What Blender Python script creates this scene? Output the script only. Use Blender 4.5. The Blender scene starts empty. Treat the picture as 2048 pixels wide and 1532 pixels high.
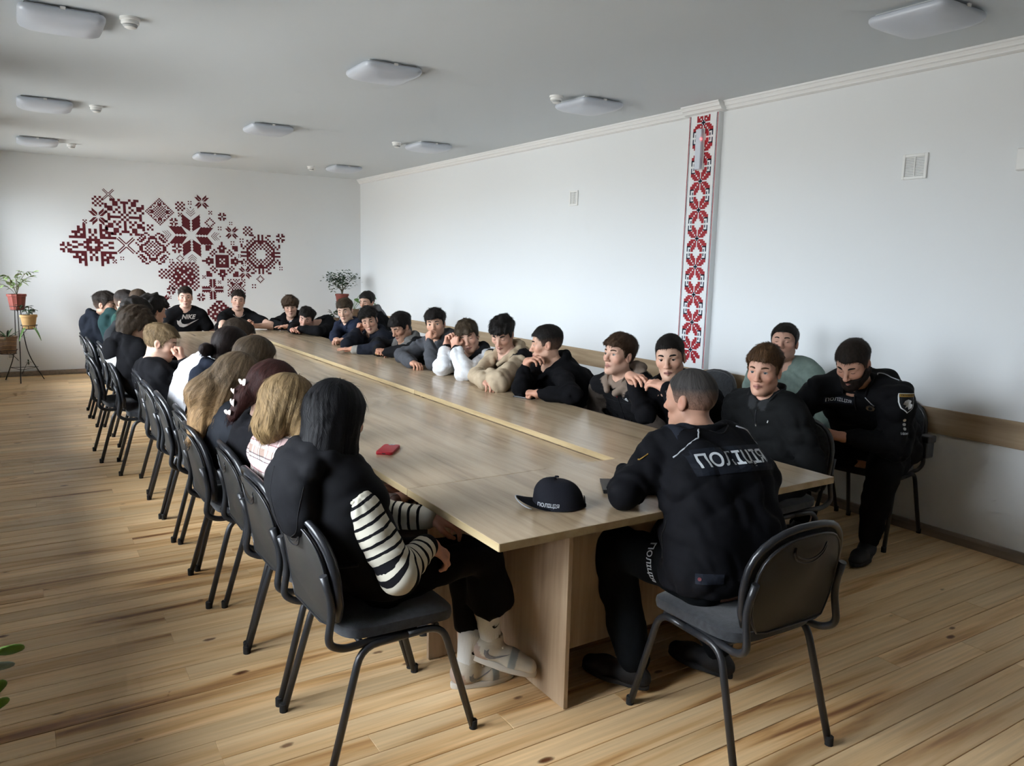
import bpy, bmesh, math, random
import numpy as np
from mathutils import Vector, Matrix
from mathutils.bvhtree import BVHTree

random.seed(7); rng = np.random.default_rng(7)
SC = bpy.context.scene
COL = SC.collection

# ------------------------------------------------------------------ camera
cam_d = bpy.data.cameras.new('camera'); cam_o = bpy.data.objects.new('camera', cam_d); COL.objects.link(cam_o)
_fw = Vector((0.53056855, 0.83416882, -0.15053038)); _rt = Vector((0.84543044, -0.53359293, 0.02293367)); _up = Vector((0.06119139, 0.13943085, 0.98833934))
cam_o.matrix_world = Matrix(((_rt.x, _up.x, -_fw.x, -1.19393), (_rt.y, _up.y, -_fw.y, -1.92927), (_rt.z, _up.z, -_fw.z, 1.59425), (0, 0, 0, 1)))
cam_d.sensor_width = 36; cam_d.sensor_fit = 'HORIZONTAL'; cam_d.lens = 1552.54 / 2048 * 36; cam_d.clip_start = .02
SC.camera = cam_o

# ------------------------------------------------------------------ world: an overcast sky
w = bpy.data.worlds.new('overcast_sky'); SC.world = w; w.use_nodes = True
bg = w.node_tree.nodes['Background']; bg.inputs[1].default_value = 13.0
_N, _L = w.node_tree.nodes, w.node_tree.links; _tc = _N.new('ShaderNodeTexCoord'); _sp = _N.new('ShaderNodeSeparateXYZ'); _L.new(_tc.outputs['Generated'], _sp.inputs[0])
_mr = _N.new('ShaderNodeMapRange'); _mr.inputs[1].default_value = -1; _mr.inputs[2].default_value = 1; _L.new(_sp.outputs['Z'], _mr.inputs[0])
_rp = _N.new('ShaderNodeValToRGB'); _L.new(_mr.outputs[0], _rp.inputs[0]); _L.new(_rp.outputs[0], bg.inputs[0]); _e = _rp.color_ramp.elements   # dull ground below, overcast sky brightening to the zenith
_e[0].position = .0; _e[0].color = (.22, .22, .21, 1); _e[1].position = 1.0; _e[1].color = (1.30, 1.36, 1.45, 1)
for _p, _c in ((.485, (.26, .265, .26)), (.515, (.445, .505, .56))): _x = _e.new(_p); _x.color = (*_c, 1)

# ------------------------------------------------------------------ exposure
SC.view_settings.view_transform = 'Standard'; SC.view_settings.look = 'None'
SC.view_settings.exposure = 1.40; SC.view_settings.gamma = 1.0; SC.view_settings.use_curve_mapping = False
SC.cycles.use_denoising = True
SC.cycles.max_bounces = 5; SC.cycles.diffuse_bounces = 4; SC.cycles.glossy_bounces = 2; SC.cycles.transmission_bounces = 2; SC.cycles.transparent_max_bounces = 6
SC.cycles.use_adaptive_sampling = True; SC.cycles.adaptive_threshold = .08; SC.cycles.adaptive_min_samples = 14; SC.cycles.caustics_reflective = False; SC.cycles.caustics_refractive = False
SC.cycles.sample_clamp_indirect = 6.0

# room extents: X across, Y along, Z up
XL, XR, YN, YF, HC = -1.88, 3.482, -3.6, 10.03, 2.866
TH = .75
WINDOWS = [(-.30, 1.25), (2.05, 4.2), (4.9, 7.05), (7.65, 9.7)]
WZ0, WZ1 = .80, 2.52
for i, (a, b) in enumerate(WINDOWS):           # sky portals in the window openings
    ld = bpy.data.lights.new('window_portal', 'AREA'); ld.shape = 'RECTANGLE'; ld.size = WZ1 - WZ0; ld.size_y = b - a
    ld.cycles.is_portal = True
    lo = bpy.data.objects.new('window_portal', ld); COL.objects.link(lo)
    lo.location = (XL - .17, (a + b) / 2, (WZ0 + WZ1) / 2); lo.rotation_euler = (0, -math.pi / 2, 0)

# ------------------------------------------------------------------ materials
def nodes_of(m): return m.node_tree.nodes, m.node_tree.links
def mat(name, col, rough=.6, spec=.4, metal=0.0, bump=0.0, bscale=200.0, emit=None, sheen=0.0, var=0.0, vscale=8.0, coord='Object', stretch=(1, 1, 1), trans=0.0):
    m = bpy.data.materials.new(name); m.use_nodes = True; N, L = nodes_of(m); b = N['Principled BSDF']
    b.inputs['Base Color'].default_value = (*col, 1); b.inputs['Roughness'].default_value = rough; b.inputs['Specular IOR Level'].default_value = spec
    b.inputs['Metallic'].default_value = metal
    if sheen: b.inputs['Sheen Weight'].default_value = sheen; b.inputs['Sheen Roughness'].default_value = .5
    if trans: b.inputs['Transmission Weight'].default_value = trans
    if emit: b.inputs['Emission Color'].default_value = (*emit[:3], 1); b.inputs['Emission Strength'].default_value = emit[3]
    if bump or var:
        tc = N.new('ShaderNodeTexCoord'); mp = N.new('ShaderNodeMapping'); mp.inputs['Scale'].default_value = stretch; L.new(tc.outputs[coord], mp.inputs[0])
    if var:
        nz = N.new('ShaderNodeTexNoise'); nz.inputs['Scale'].default_value = vscale; nz.inputs['Detail'].default_value = 4; L.new(mp.outputs[0], nz.inputs[0])
        mr = N.new('ShaderNodeMapRange'); mr.inputs[1].default_value = .3; mr.inputs[2].default_value = .7; mr.inputs[3].default_value = 1 - var; mr.inputs[4].default_value = 1 + var; L.new(nz.outputs[0], mr.inputs[0])
        mx = N.new('ShaderNodeVectorMath'); mx.operation = 'SCALE'; mx.inputs[0].default_value = col; L.new(mr.outputs[0], mx.inputs['Scale']); L.new(mx.outputs[0], b.inputs['Base Color'])
    if bump:
        n2 = N.new('ShaderNodeTexNoise'); n2.inputs['Scale'].default_value = bscale; n2.inputs['Detail'].default_value = 3; L.new(mp.outputs[0], n2.inputs[0])
        bp = N.new('ShaderNodeBump'); bp.inputs['Strength'].default_value = bump; bp.inputs['Distance'].default_value = .004; L.new(n2.outputs[0], bp.inputs['Height']); L.new(bp.outputs[0], b.inputs['Normal'])
    return m

def ramp(N, stops):
    r = N.new('ShaderNodeValToRGB'); e = r.color_ramp.elements
    while len(e) < len(stops): e.new(.5)
    for x, (p, c) in zip(e, stops): x.position = p; x.color = (*c, 1)
    return r

def wood_floor():
    m = bpy.data.materials.new('pine_floor_varnish'); m.use_nodes = True; N, L = nodes_of(m); b = N['Principled BSDF']
    oi = N.new('ShaderNodeObjectInfo'); tc = N.new('ShaderNodeTexCoord')
    off = N.new('ShaderNodeVectorMath'); off.operation = 'SCALE'; off.inputs[0].default_value = (37, 53, 19); L.new(oi.outputs['Random'], off.inputs['Scale'])
    ad = N.new('ShaderNodeVectorMath'); L.new(tc.outputs['Object'], ad.inputs[0]); L.new(off.outputs[0], ad.inputs[1])
    mp = N.new('ShaderNodeMapping'); mp.inputs['Scale'].default_value = (.55, 9, 1); L.new(ad.outputs[0], mp.inputs[0])
    n1 = N.new('ShaderNodeTexNoise'); n1.inputs['Scale'].default_value = 1.3; n1.inputs['Detail'].default_value = 5; n1.inputs['Distortion'].default_value = .5; L.new(mp.outputs[0], n1.inputs[0])
    r1 = ramp(N, [(.34, (.82, .60, .35)), (.54, (.77, .525, .275)), (.63, (.62, .365, .155)), (.73, (.24, .10, .035))]); L.new(n1.outputs[0], r1.inputs[0])
    mp2 = N.new('ShaderNodeMapping'); mp2.inputs['Scale'].default_value = (1.2, 34, 1); L.new(ad.outputs[0], mp2.inputs[0])
    n2 = N.new('ShaderNodeTexNoise'); n2.inputs['Scale'].default_value = 2.0; n2.inputs['Detail'].default_value = 4; L.new(mp2.outputs[0], n2.inputs[0])
    r2 = ramp(N, [(.3, (1.08, 1.07, 1.05)), (.7, (.86, .83, .79))]); L.new(n2.outputs[0], r2.inputs[0])
    mu = N.new('ShaderNodeMix'); mu.data_type = 'RGBA'; mu.blend_type = 'MULTIPLY'; mu.inputs[0].default_value = 1; L.new(r1.outputs[0], mu.inputs[6]); L.new(r2.outputs[0], mu.inputs[7])
    # knots
    mp3 = N.new('ShaderNodeMapping'); mp3.inputs['Scale'].default_value = (2.6, 6.0, 0); L.new(ad.outputs[0], mp3.inputs[0])
    vo = N.new('ShaderNodeTexVoronoi'); vo.inputs['Scale'].default_value = 1.0; vo.inputs['Randomness'].default_value = 1; L.new(mp3.outputs[0], vo.inputs[0])
    nk = N.new('ShaderNodeTexNoise'); nk.inputs['Scale'].default_value = 25; L.new(ad.outputs[0], nk.inputs[0])
    kd = N.new('ShaderNodeMath'); kd.operation = 'MULTIPLY_ADD'; kd.inputs[1].default_value = .09; L.new(nk.outputs[0], kd.inputs[0]); L.new(vo.outputs['Distance'], kd.inputs[2])
    rk = ramp(N, [(.075, (1, 1, 1)), (.105, (.8, .8, .8)), (.135, (0, 0, 0))]); L.new(kd.outputs[0], rk.inputs[0])
    mk = N.new('ShaderNodeMix'); mk.data_type = 'RGBA'; L.new(rk.outputs[0], mk.inputs[0]); L.new(mu.outputs[2], mk.inputs[6]); mk.inputs[7].default_value = (.13, .045, .015, 1)
    hv = N.new('ShaderNodeMapRange'); hv.inputs[3].default_value = .86; hv.inputs[4].default_value = 1.12; L.new(oi.outputs['Random'], hv.inputs[0])
    sc = N.new('ShaderNodeVectorMath'); sc.operation = 'SCALE'; L.new(mk.outputs[2], sc.inputs[0]); L.new(hv.outputs[0], sc.inputs['Scale']); L.new(sc.outputs[0], b.inputs['Base Color'])
    b.inputs['Roughness'].default_value = .42; b.inputs['Specular IOR Level'].default_value = .35
    bp = N.new('ShaderNodeBump'); bp.inputs['Strength'].default_value = .12; bp.inputs['Distance'].default_value = .003; L.new(n2.outputs[0], bp.inputs['Height']); L.new(bp.outputs[0], b.inputs['Normal'])
    return m

def laminate(name, c0, c1, c2, axis=1, rough=.33):
    m = bpy.data.materials.new(name); m.use_nodes = True; N, L = nodes_of(m); b = N['Principled BSDF']
    oi = N.new('ShaderNodeObjectInfo'); tc = N.new('ShaderNodeTexCoord')
    off = N.new('ShaderNodeVectorMath'); off.operation = 'SCALE'; off.inputs[0].default_value = (17, 23, 9); L.new(oi.outputs['Random'], off.inputs['Scale'])
    ad = N.new('ShaderNodeVectorMath'); L.new(tc.outputs['Object'], ad.inputs[0]); L.new(off.outputs[0], ad.inputs[1])
    s = [16, 16, 16]; s[axis] = 1.1
    mp = N.new('ShaderNodeMapping'); mp.inputs['Scale'].default_value = s; L.new(ad.outputs[0], mp.inputs[0])
    n1 = N.new('ShaderNodeTexNoise'); n1.inputs['Scale'].default_value = 1.0; n1.inputs['Detail'].default_value = 6; n1.inputs['Roughness'].default_value = .62; n1.inputs['Distortion'].default_value = .35; L.new(mp.outputs[0], n1.inputs[0])
    r1 = ramp(N, [(.33, c0), (.5, c1), (.68, c2)]); L.new(n1.outputs[0], r1.inputs[0]); L.new(r1.outputs[0], b.inputs['Base Color'])
    b.inputs['Roughness'].default_value = rough; b.inputs['Specular IOR Level'].default_value = .45
    return m

M = {}
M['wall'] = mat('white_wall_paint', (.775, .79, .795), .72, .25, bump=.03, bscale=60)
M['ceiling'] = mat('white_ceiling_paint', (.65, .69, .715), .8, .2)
M['trim'] = mat('white_trim_paint', (.84, .84, .83), .5, .3)
M['floor'] = wood_floor()
M['floor_under'] = mat('floor_gap_dark', (.05, .032, .018), .9)
M['base'] = mat('grey_oak_baseboard', (.26, .21, .165), .5, .3, var=.2, vscale=3, stretch=(12, .6, 12))
M['rail'] = laminate('oak_wall_rail', (.47, .355, .235), (.40, .295, .185), (.29, .20, .12), 1, .4)
M['top'] = laminate('oak_table_top', (.51, .395, .262), (.44, .33, .212), (.32, .23, .145), 1, .22)
M['edge'] = laminate('oak_edge_band', (.50, .40, .235), (.45, .345, .19), (.36, .265, .14), 1, .4)
M['panel'] = laminate('oak_leg_panel', (.47, .36, .245), (.41, .30, .20), (.30, .215, .14), 2, .4)
M['upvc'] = mat('white_window_frame', (.82, .83, .84), .35, .4)
def pane_mat():
    m = bpy.data.materials.new('window_glass'); m.use_nodes = True; N, L = nodes_of(m); N.remove(N['Principled BSDF']); t = N.new('ShaderNodeBsdfTransparent'); g = N.new('ShaderNodeBsdfGlossy'); g.inputs['Roughness'].default_value = .02
    x = N.new('ShaderNodeMixShader'); f = N.new('ShaderNodeFresnel'); f.inputs[0].default_value = 1.45; L.new(f.outputs[0], x.inputs[0]); L.new(t.outputs[0], x.inputs[1]); L.new(g.outputs[0], x.inputs[2]); L.new(x.outputs[0], N['Material Output'].inputs[0]); return m
M['glass'] = pane_mat()
M['sill'] = mat('white_sill', (.8, .8, .8), .4, .4)
M['lamp'] = mat('milky_lamp_diffuser', (.56, .60, .67), .28, .5)
M['plastic'] = mat('white_plastic', (.82, .82, .80), .4, .4)
M['grey_plastic'] = mat('grey_plastic', (.45, .46, .46), .5, .4)
M['tube'] = mat('black_powder_coat', (.018, .019, .022), .36, .5)
M['seat'] = mat('charcoal_seat_fabric', (.034, .0365, .041), .95, .1, bump=.35, bscale=420, var=.25, vscale=60, sheen=.3)
M['shell'] = mat('grey_brown_back_shell', (.033, .0315, .029), .42, .35, bump=.1, bscale=500)
M['piping'] = mat('black_vinyl_piping', (.016, .017, .02), .28, .5)
M['cap_rubber'] = mat('black_rubber', (.02, .02, .02), .8, .2)
M['maroon'] = mat('maroon_vinyl', (.105, .012, .018), .5, .3)
M['red'] = mat('red_vinyl', (.33, .012, .02), .5, .3)
M['navy'] = mat('navy_vinyl', (.018, .022, .05), .5, .3)
M['dark'] = mat('dark_recess', (.02, .02, .02), .8, .2)
M['red_led'] = mat('red_led', (.8, .02, .02), .4, .4, emit=(1, .03, .03, 6))
M['clear'] = mat('frosted_lamp_lens', (.66, .70, .78), .2, .5)
M['metal'] = mat('brushed_steel', (.6, .6, .6), .3, .5, metal=1)
M['white'] = mat('white_print', (.78, .79, .80), .5, .3)

# ------------------------------------------------------------------ object helpers
def link(o, parent=None):
    COL.objects.link(o)
    if parent is not None: o.parent = parent
    return o
def tag(o, label=None, cat=None, group=None, kind=None):
    if label: o['label'] = label
    if cat: o['category'] = cat
    if group: o['group'] = group
    if kind: o['kind'] = kind
    return o
def empty(name, loc=(0, 0, 0), rz=0.0, **k):
    o = bpy.data.objects.new(name, None); o.empty_display_size = .05; o.location = loc; o.rotation_euler = (0, 0, rz); link(o); return tag(o, **k)
def mesh_np(name, V, F, m=None, parent=None, smooth=True, F3=None):
    me = bpy.data.meshes.new(name); V = np.asarray(V, np.float32); me.vertices.add(len(V)); me.vertices.foreach_set('co', V.ravel())
    loops = np.asarray(F, np.int32).ravel(); cnt = np.full(len(F), np.asarray(F).shape[1] if len(F) else 4, np.int32)
    if F3 is not None and len(F3): loops = np.concatenate([loops, np.asarray(F3, np.int32).ravel()]); cnt = np.concatenate([cnt, np.full(len(F3), 3, np.int32)])
    st = np.concatenate([[0], np.cumsum(cnt)[:-1]]).astype(np.int32)
    me.loops.add(len(loops)); me.loops.foreach_set('vertex_index', loops); me.polygons.add(len(cnt)); me.polygons.foreach_set('loop_start', st)
    try: me.polygons.foreach_set('loop_total', cnt)
    except Exception: pass
    me.polygons.foreach_set('use_smooth', np.full(len(cnt), smooth)); me.update(calc_edges=True); me.validate()
    if m is not None: me.materials.append(m)
    o = bpy.data.objects.new(name, me); return link(o, parent)
def bm_obj(name, bm, m=None, parent=None, smooth=False, auto=None):
    me = bpy.data.meshes.new(name); bm.normal_update(); bm.to_mesh(me); bm.free()
    if m is not None:
        for x in (m if isinstance(m, (list, tuple)) else [m]): me.materials.append(x)
    if smooth: me.polygons.foreach_set('use_smooth', [True] * len(me.polygons))
    o = bpy.data.objects.new(name, me); link(o, parent)
    if auto is not None and smooth:
        try: me.set_sharp_from_angle(angle=math.radians(auto))
        except Exception: pass
    return o
def box_bm(lo, hi, bev=0.0, seg=1, bm=None):
    bm2 = bmesh.new(); bmesh.ops.create_cube(bm2, size=1); s = Vector(hi) - Vector(lo); c = (Vector(hi) + Vector(lo)) / 2
    for v in bm2.verts: v.co = Vector((v.co.x * s.x, v.co.y * s.y, v.co.z * s.z)) + c
    if bev: bmesh.ops.bevel(bm2, geom=bm2.edges[:], offset=bev, segments=seg, affect='EDGES', profile=.5)
    if bm is None: return bm2
    t = bpy.data.meshes.new('t'); bm2.to_mesh(t); bm2.free(); bm.from_mesh(t); bpy.data.meshes.remove(t); return bm
def box(name, lo, hi, m, parent=None, bev=0.0, seg=1, smooth=False): return bm_obj(name, box_bm(lo, hi, bev, seg), m, parent, smooth)
def frames(pts, closed=False):
    P = [Vector(p) for p in pts]; n = len(P); T = []
    for i in range(n):
        a = P[(i - 1) % n] if (closed or i > 0) else P[0]; b = P[(i + 1) % n] if (closed or i < n - 1) else P[-1]
        t = (b - a); T.append(t.normalized() if t.length > 1e-9 else Vector((0, 0, 1)))
    u = T[0].orthogonal().normalized(); U = []
    for i in range(n):
        u = (u - T[i] * u.dot(T[i])); u = u.normalized() if u.length > 1e-9 else T[i].orthogonal().normalized(); U.append(u.copy())
    return P, T, U
def tube_vf(pts, r, seg=8, closed=False, cap=True):
    P, T, U = frames(pts, closed); n = len(P); V = []; F = []
    for i in range(n):
        ri = r[i] if isinstance(r, (list, tuple, np.ndarray)) else r; w = T[i].cross(U[i])
        for k in range(seg):
            a = 2 * math.pi * k / seg; V.append(P[i] + (U[i] * math.cos(a) + w * math.sin(a)) * ri)
    for i in range(n if closed else n - 1):
        for k in range(seg): F.append((i * seg + k, i * seg + (k + 1) % seg, ((i + 1) % n) * seg + (k + 1) % seg, ((i + 1) % n) * seg + k))
    caps = []
    if cap and not closed: caps = [tuple(range(seg))[::-1], tuple((n - 1) * seg + k for k in range(seg))]
    return V, F, caps
def tube(name, pts, r, m, parent=None, seg=8, closed=False, smooth=True):
    V, F, caps = tube_vf(pts, r, seg, closed); me = bpy.data.meshes.new(name); me.from_pydata([tuple(v) for v in V], [], F + caps); me.materials.append(m)
    me.polygons.foreach_set('use_smooth', [smooth] * len(F) + [False] * len(caps)); o = bpy.data.objects.new(name, me); return link(o, parent)
def bez(pts, n=8, closed=False):
    """Catmull-Rom through pts"""
    P = [Vector(p) for p in pts]; out = []; L = len(P)
    for i in range(L if closed else L - 1):
        p1, p2 = P[i], P[(i + 1) % L]; p0 = P[i - 1] if (closed or i > 0) else p1 * 2 - p2; p3 = P[(i + 2) % L] if (closed or i + 2 < L) else p2 * 2 - p1
        for k in range(n):
            t = k / n; out.append(.5 * ((2 * p1) + (p2 - p0) * t + (2 * p0 - 5 * p1 + 4 * p2 - p3) * t * t + (3 * p1 - p0 - 3 * p2 + p3) * t ** 3))
    if not closed: out.append(P[-1])
    return out
def round_path(pts, rad, n=5):
    """polyline with filleted corners"""
    P = [Vector(p) for p in pts]; out = [P[0]]
    for i in range(1, len(P) - 1):
        a = (P[i - 1] - P[i]); b = (P[i + 1] - P[i]); r = min(rad, a.length * .48, b.length * .48); p0 = P[i] + a.normalized() * r; p2 = P[i] + b.normalized() * r
        for k in range(n + 1):
            t = k / n; out.append(p0 * (1 - t) ** 2 + P[i] * 2 * t * (1 - t) + p2 * t * t)
    out.append(P[-1]); return out
def lathe_bm(profile, seg=24, bm=None, off=(0, 0, 0)):
    bm = bm or bmesh.new(); rings = []
    for r, z in profile: rings.append([bm.verts.new((off[0] + r * math.cos(2 * math.pi * k / seg), off[1] + r * math.sin(2 * math.pi * k / seg), off[2] + z)) for k in range(seg)])
    for a, b in zip(rings, rings[1:]):
        for k in range(seg): bm.faces.new((a[k], a[(k + 1) % seg], b[(k + 1) % seg], b[k]))
    if profile[0][0] > 1e-6: bm.faces.new(rings[0][::-1])
    if profile[-1][0] > 1e-6: bm.faces.new(rings[-1])
    bmesh.ops.remove_doubles(bm, verts=bm.verts[:], dist=1e-6); return bm
def prism_bm(outline, z0, z1, bev=0.0, bm=None):
    bm2 = bmesh.new(); vs = [bm2.verts.new((x, y, z0)) for x, y in outline]; f = bm2.faces.new(vs)
    r = bmesh.ops.extrude_face_region(bm2, geom=[f]); bmesh.ops.translate(bm2, verts=[v for v in r['geom'] if isinstance(v, bmesh.types.BMVert)], vec=(0, 0, z1 - z0))
    bmesh.ops.recalc_face_normals(bm2, faces=bm2.faces[:])
    if bev: bmesh.ops.bevel(bm2, geom=[e for e in bm2.edges if e.calc_face_angle(0) > .6], offset=bev, segments=2, affect='EDGES', profile=.5)
    if bm is None: return bm2
    t = bpy.data.meshes.new('t'); bm2.to_mesh(t); bm2.free(); bm.from_mesh(t); bpy.data.meshes.remove(t); return bm

# ================================================================== ROOM
floor = tag(box('floor', (XL - .3, YN - .2, -.12), (XR + .2, YF + .2, -.022), M['floor_under']), kind='structure')
PW = .1108; y = -1.62; planks = {}; k = 0; nrow = 0
def plank_mesh(L):
    key = round(L, 2)
    if key not in planks:
        bm = box_bm((-key / 2, -PW / 2 + .0013, -.022), (key / 2, PW / 2 - .0013, 0), .0014); me = bpy.data.meshes.new('plank'); bm.to_mesh(me); bm.free(); me.materials.append(M['floor']); planks[key] = me
    return planks[key]
while y < YF - .02:
    x = XL; cuts = []
    off = random.choice((.7, 1.15, 1.6, 2.05, 2.5)); xs = [XL, XL + off]
    while xs[-1] < XR - .6: xs.append(xs[-1] + random.choice((2.05, 2.5, 2.95)))
    xs[-1] = XR
    for a, b in zip(xs, xs[1:]):
        L = round(b - a, 2); o = bpy.data.objects.new('plank', plank_mesh(L)); link(o, floor); o.location = ((a + b) / 2, y + PW / 2, random.uniform(-.0006, .0004)); k += 1
    y += PW; nrow += 1
# boards behind the photographer, never in view
fb = bmesh.new(); yy = YN
while yy < -1.63: box_bm((XL, yy, -.022), (XR, min(yy + PW, -1.62) - .0015, -.0005), bm=fb); yy += PW
tag(bm_obj('plank_field', fb, M['floor'], floor), kind='stuff')

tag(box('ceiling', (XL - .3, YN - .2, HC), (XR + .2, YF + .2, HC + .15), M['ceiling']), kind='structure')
tag(box('wall_right', (XR, YN - .2, -.1), (XR + .2, YF + .2, HC + .1), M['wall']), kind='structure')
tag(box('wall_far', (XL - .3, YF, -.1), (XR + .2, YF + .2, HC + .1), M['wall']), kind='structure')
tag(box('wall_near', (XL - .3, YN - .2, -.1), (XR + .2, YN, HC + .1), M['wall']), kind='structure')
bm = bmesh.new(); xs0, xs1 = XL - .34, XL
box_bm((xs0, YN - .2, -.1), (xs1, YF + .2, WZ0), bm=bm); box_bm((xs0, YN - .2, WZ1), (xs1, YF + .2, HC + .1), bm=bm)
prev = YN - .2
for a, b in WINDOWS + [(YF + .2, 0)]:
    box_bm((xs0, prev, WZ0), (xs1, a, WZ1), bm=bm); prev = b
tag(bm_obj('wall_left', bm, M['wall']), kind='structure')
for i, (a, b) in enumerate(WINDOWS):
    wn = tag(empty(f'window_{i + 1}', (XL - .2, (a + b) / 2, WZ0)), kind='structure'); W2 = (b - a) / 2; Hh = WZ1 - WZ0
    for (l, h) in (((-.035, -W2, 0), (.035, -W2 + .06, Hh)), ((-.035, W2 - .06, 0), (.035, W2, Hh)), ((-.035, -W2 + .06, 0), (.035, W2 - .06, .06)), ((-.035, -W2 + .06, Hh - .06), (.035, W2 - .06, Hh)), ((-.035, -.04, .06), (.035, .04, Hh - .06))):
        box('window_frame', l, h, M['upvc'], wn, .006)
    for s in (-1, 1):
        box('pane', (-.004, min(s * .04, s * (W2 - .06)), .06), (.004, max(s * .04, s * (W2 - .06)), Hh - .06), M['glass'], wn)
    box('window_sill', (.05, -W2 - .04, -.03), (.225, W2 + .04, .005), M['sill'], wn, .008)

# skirting, wall rail, cornice
def strip(name, prof, y0, y1, m, kind='structure', parent=None):
    """prof: (x, z) outline swept along Y"""
    V = [(x, y0, z) for x, z in prof] + [(x, y1, z) for x, z in prof]; n = len(prof)
    F = [(i, (i + 1) % n, n + (i + 1) % n, n + i) for i in range(n)] + [tuple(range(n))[::-1], tuple(range(n, 2 * n))]
    me = bpy.data.meshes.new(name); me.from_pydata(V, [], F); me.materials.append(m); b2 = bmesh.new(); b2.from_mesh(me); bmesh.ops.recalc_face_normals(b2, faces=b2.faces[:]); b2.to_mesh(me); b2.free()
    o = bpy.data.objects.new(name, me); link(o, parent)
    return tag(o, kind=kind) if parent is None else o
strip('baseboard_right', [(XR, 0), (XR - .022, 0), (XR - .022, .045), (XR - .014, .062), (XR, .064)], YN, YF, M['base'])
strip('baseboard_left', [(XL, 0), (XL + .022, 0), (XL + .022, .045), (XL + .014, .062), (XL, .064)], YN, YF, M['base'])
tag(box('baseboard_far', (XL + .022, YF - .02, 0), (XR - .022, YF, .064), M['base'], bev=.006), kind='structure')
rail = tag(empty('trim_1', (XR, 0, 0)), kind='structure')
for a, b in ((-3.5, -.92), (-.915, 1.87), (1.875, 4.66), (4.665, 7.45), (7.455, 9.95)):
    box('rail_board', (-.017, a, .640), (0, b, .794), M['rail'], rail, .002)
PY0, PY1, PX = 2.475, 2.785, XR - .052
CP = [(0, .0), (-.062, .0), (-.062, -.012), (-.054, -.016), (-.046, -.03), (-.046, -.036), (-.034, -.042), (-.026, -.054), (-.026, -.06), (-.014, -.066), (0, -.07)]
tr2 = tag(empty('trim_2', (0, 0, 0)), kind='structure')
for (a, b, dx) in ((YN, PY0 - .045, 0), (PY0 - .045, PY1 + .045, -.052), (PY1 + .045, YF, 0)):
    strip('cornice', [(XR + x + dx, HC + z) for x, z in CP] if dx == 0 else [(XR, HC)] + [(XR + x + dx, HC + z) for x, z in CP[1:-1]] + [(XR + dx, HC - .07), (XR, HC - .07)], a, b, M['trim'], parent=tr2)

# pilaster with a printed cross-stitch band
pil = tag(box('pilaster', (PX, PY0, .794), (XR, PY1, HC - .065), M['wall']), kind='structure')
def flat_polys(name, polys, origin, ux, uy, t, m, parent=None):
    """thin vinyl pieces: 2D polygons lifted by t along ux x uy"""
    ux, uy, o = Vector(ux), Vector(uy), Vector(origin); n = ux.cross(uy).normalized(); V = []; F = []
    for pl in polys:
        b = len(V); V += [tuple(o + ux * x + uy * y + n * t) for x, y in pl]
        F.append(tuple(range(b, b + len(pl))))
    me = bpy.data.meshes.new(name); me.from_pydata(V, [], F); me.materials.append(m); ob = bpy.data.objects.new(name, me); return link(ob, parent)
def sq(x, y, w, h=None): h = w if h is None else h; return [(x, y), (x + w, y), (x + w, y + h), (x, y + h)]
def sym8(poly):
    out = []
    for sx in (1, -1):
        for sy in (1, -1):
            q = [(sx * x, sy * y) for x, y in poly]; out.append(q if sx * sy > 0 else q[::-1])
            q = [(sx * y, sy * x) for x, y in poly]; out.append(q if sx * sy < 0 else q[::-1])
    return out
def stepped_petal(n=5):
    # parallelogram petal with stair edges, unit star radius 1
    out = []
    for i in range(n):
        y0 = .14 + i * (.80 / n); h = .80 / n; x0 = .05 if y0 < .5 else .05 + (y0 - .5) * .95; x1 = min(.52, .10 + (y0 - .10) * .95) + .05
        if x1 > x0: out.append(sq(x0, y0, x1 - x0, h))
    return out
band = tag(empty('wall_ornament_band', (PX, (PY0 + PY1) / 2, .9), label='tall red and navy cross-stitch ornament band on the narrow pilaster', cat='wall decal'))
bw = PY1 - PY0
for nm, m, y0, y1 in (('red_border', 'red', .004, .011), ('navy_border', 'navy', .015, .020), ('red_border', 'red', bw - .011, bw - .004), ('navy_border', 'navy', bw - .020, bw - .015)):
    flat_polys(nm, [sq(y0, 0, y1 - y0, HC - .075 - .80)], (-.001, bw / 2, -.1), (0, -1, 0), (0, 0, 1), .0, M[m], band)
zc = 2.73; petals = sum([sym8(p) for p in stepped_petal()], [])
while zc > .80:
    flat_polys('star_motif', [[(x * .112, y * .112) for x, y in p] for p in petals if all(zc + y * .112 > .80 and zc + y * .112 < HC - .08 for x, y in p)], (-.0012, 0, zc - .9), (0, -1, 0), (0, 0, 1), 0, M['red'], band)
    if zc > .82: flat_polys('star_centre', [sq(-.007, -.02, .014, .04), sq(-.02, -.007, .04, .014)], (-.0016, 0, zc - .9), (0, -1, 0), (0, 0, 1), 0, M['navy'], band)
    zb = zc - .111
    for s in (-1, 1):
        P = []
        for t in (-1, 1):
            P += [sq(.095 if s > 0 else -.106, min(t * .008, t * .052), .011, .044), sq(.060 if s > 0 else -.106, (t * .052) - (.011 if t > 0 else 0), .046, .011), sq(.070 if s > 0 else -.081, min(t * .006, t * .028), .011, .022)]
        if zb > .86: flat_polys('bracket_motif', P, (-.0012, 0, zb - .9), (0, -1, 0), (0, 0, 1), 0, M['navy'], band)
    zc -= .2235
el = empty('emergency_light', (PX, 2.637, 2.525), label='slim frosted emergency light with a red indicator on the ornament band', cat='wall light')
box('lamp_body', (-.012, -.034, -.16), (0, .034, .16), M['plastic'], el, .004); box('lamp_lens', (-.045, -.03, -.155), (-.012, .03, .155), M['clear'], el, .008, 2)
box('indicator', (-.047, -.034, .07), (-.035, -.026, .08), M['red_led'], el)

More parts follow.
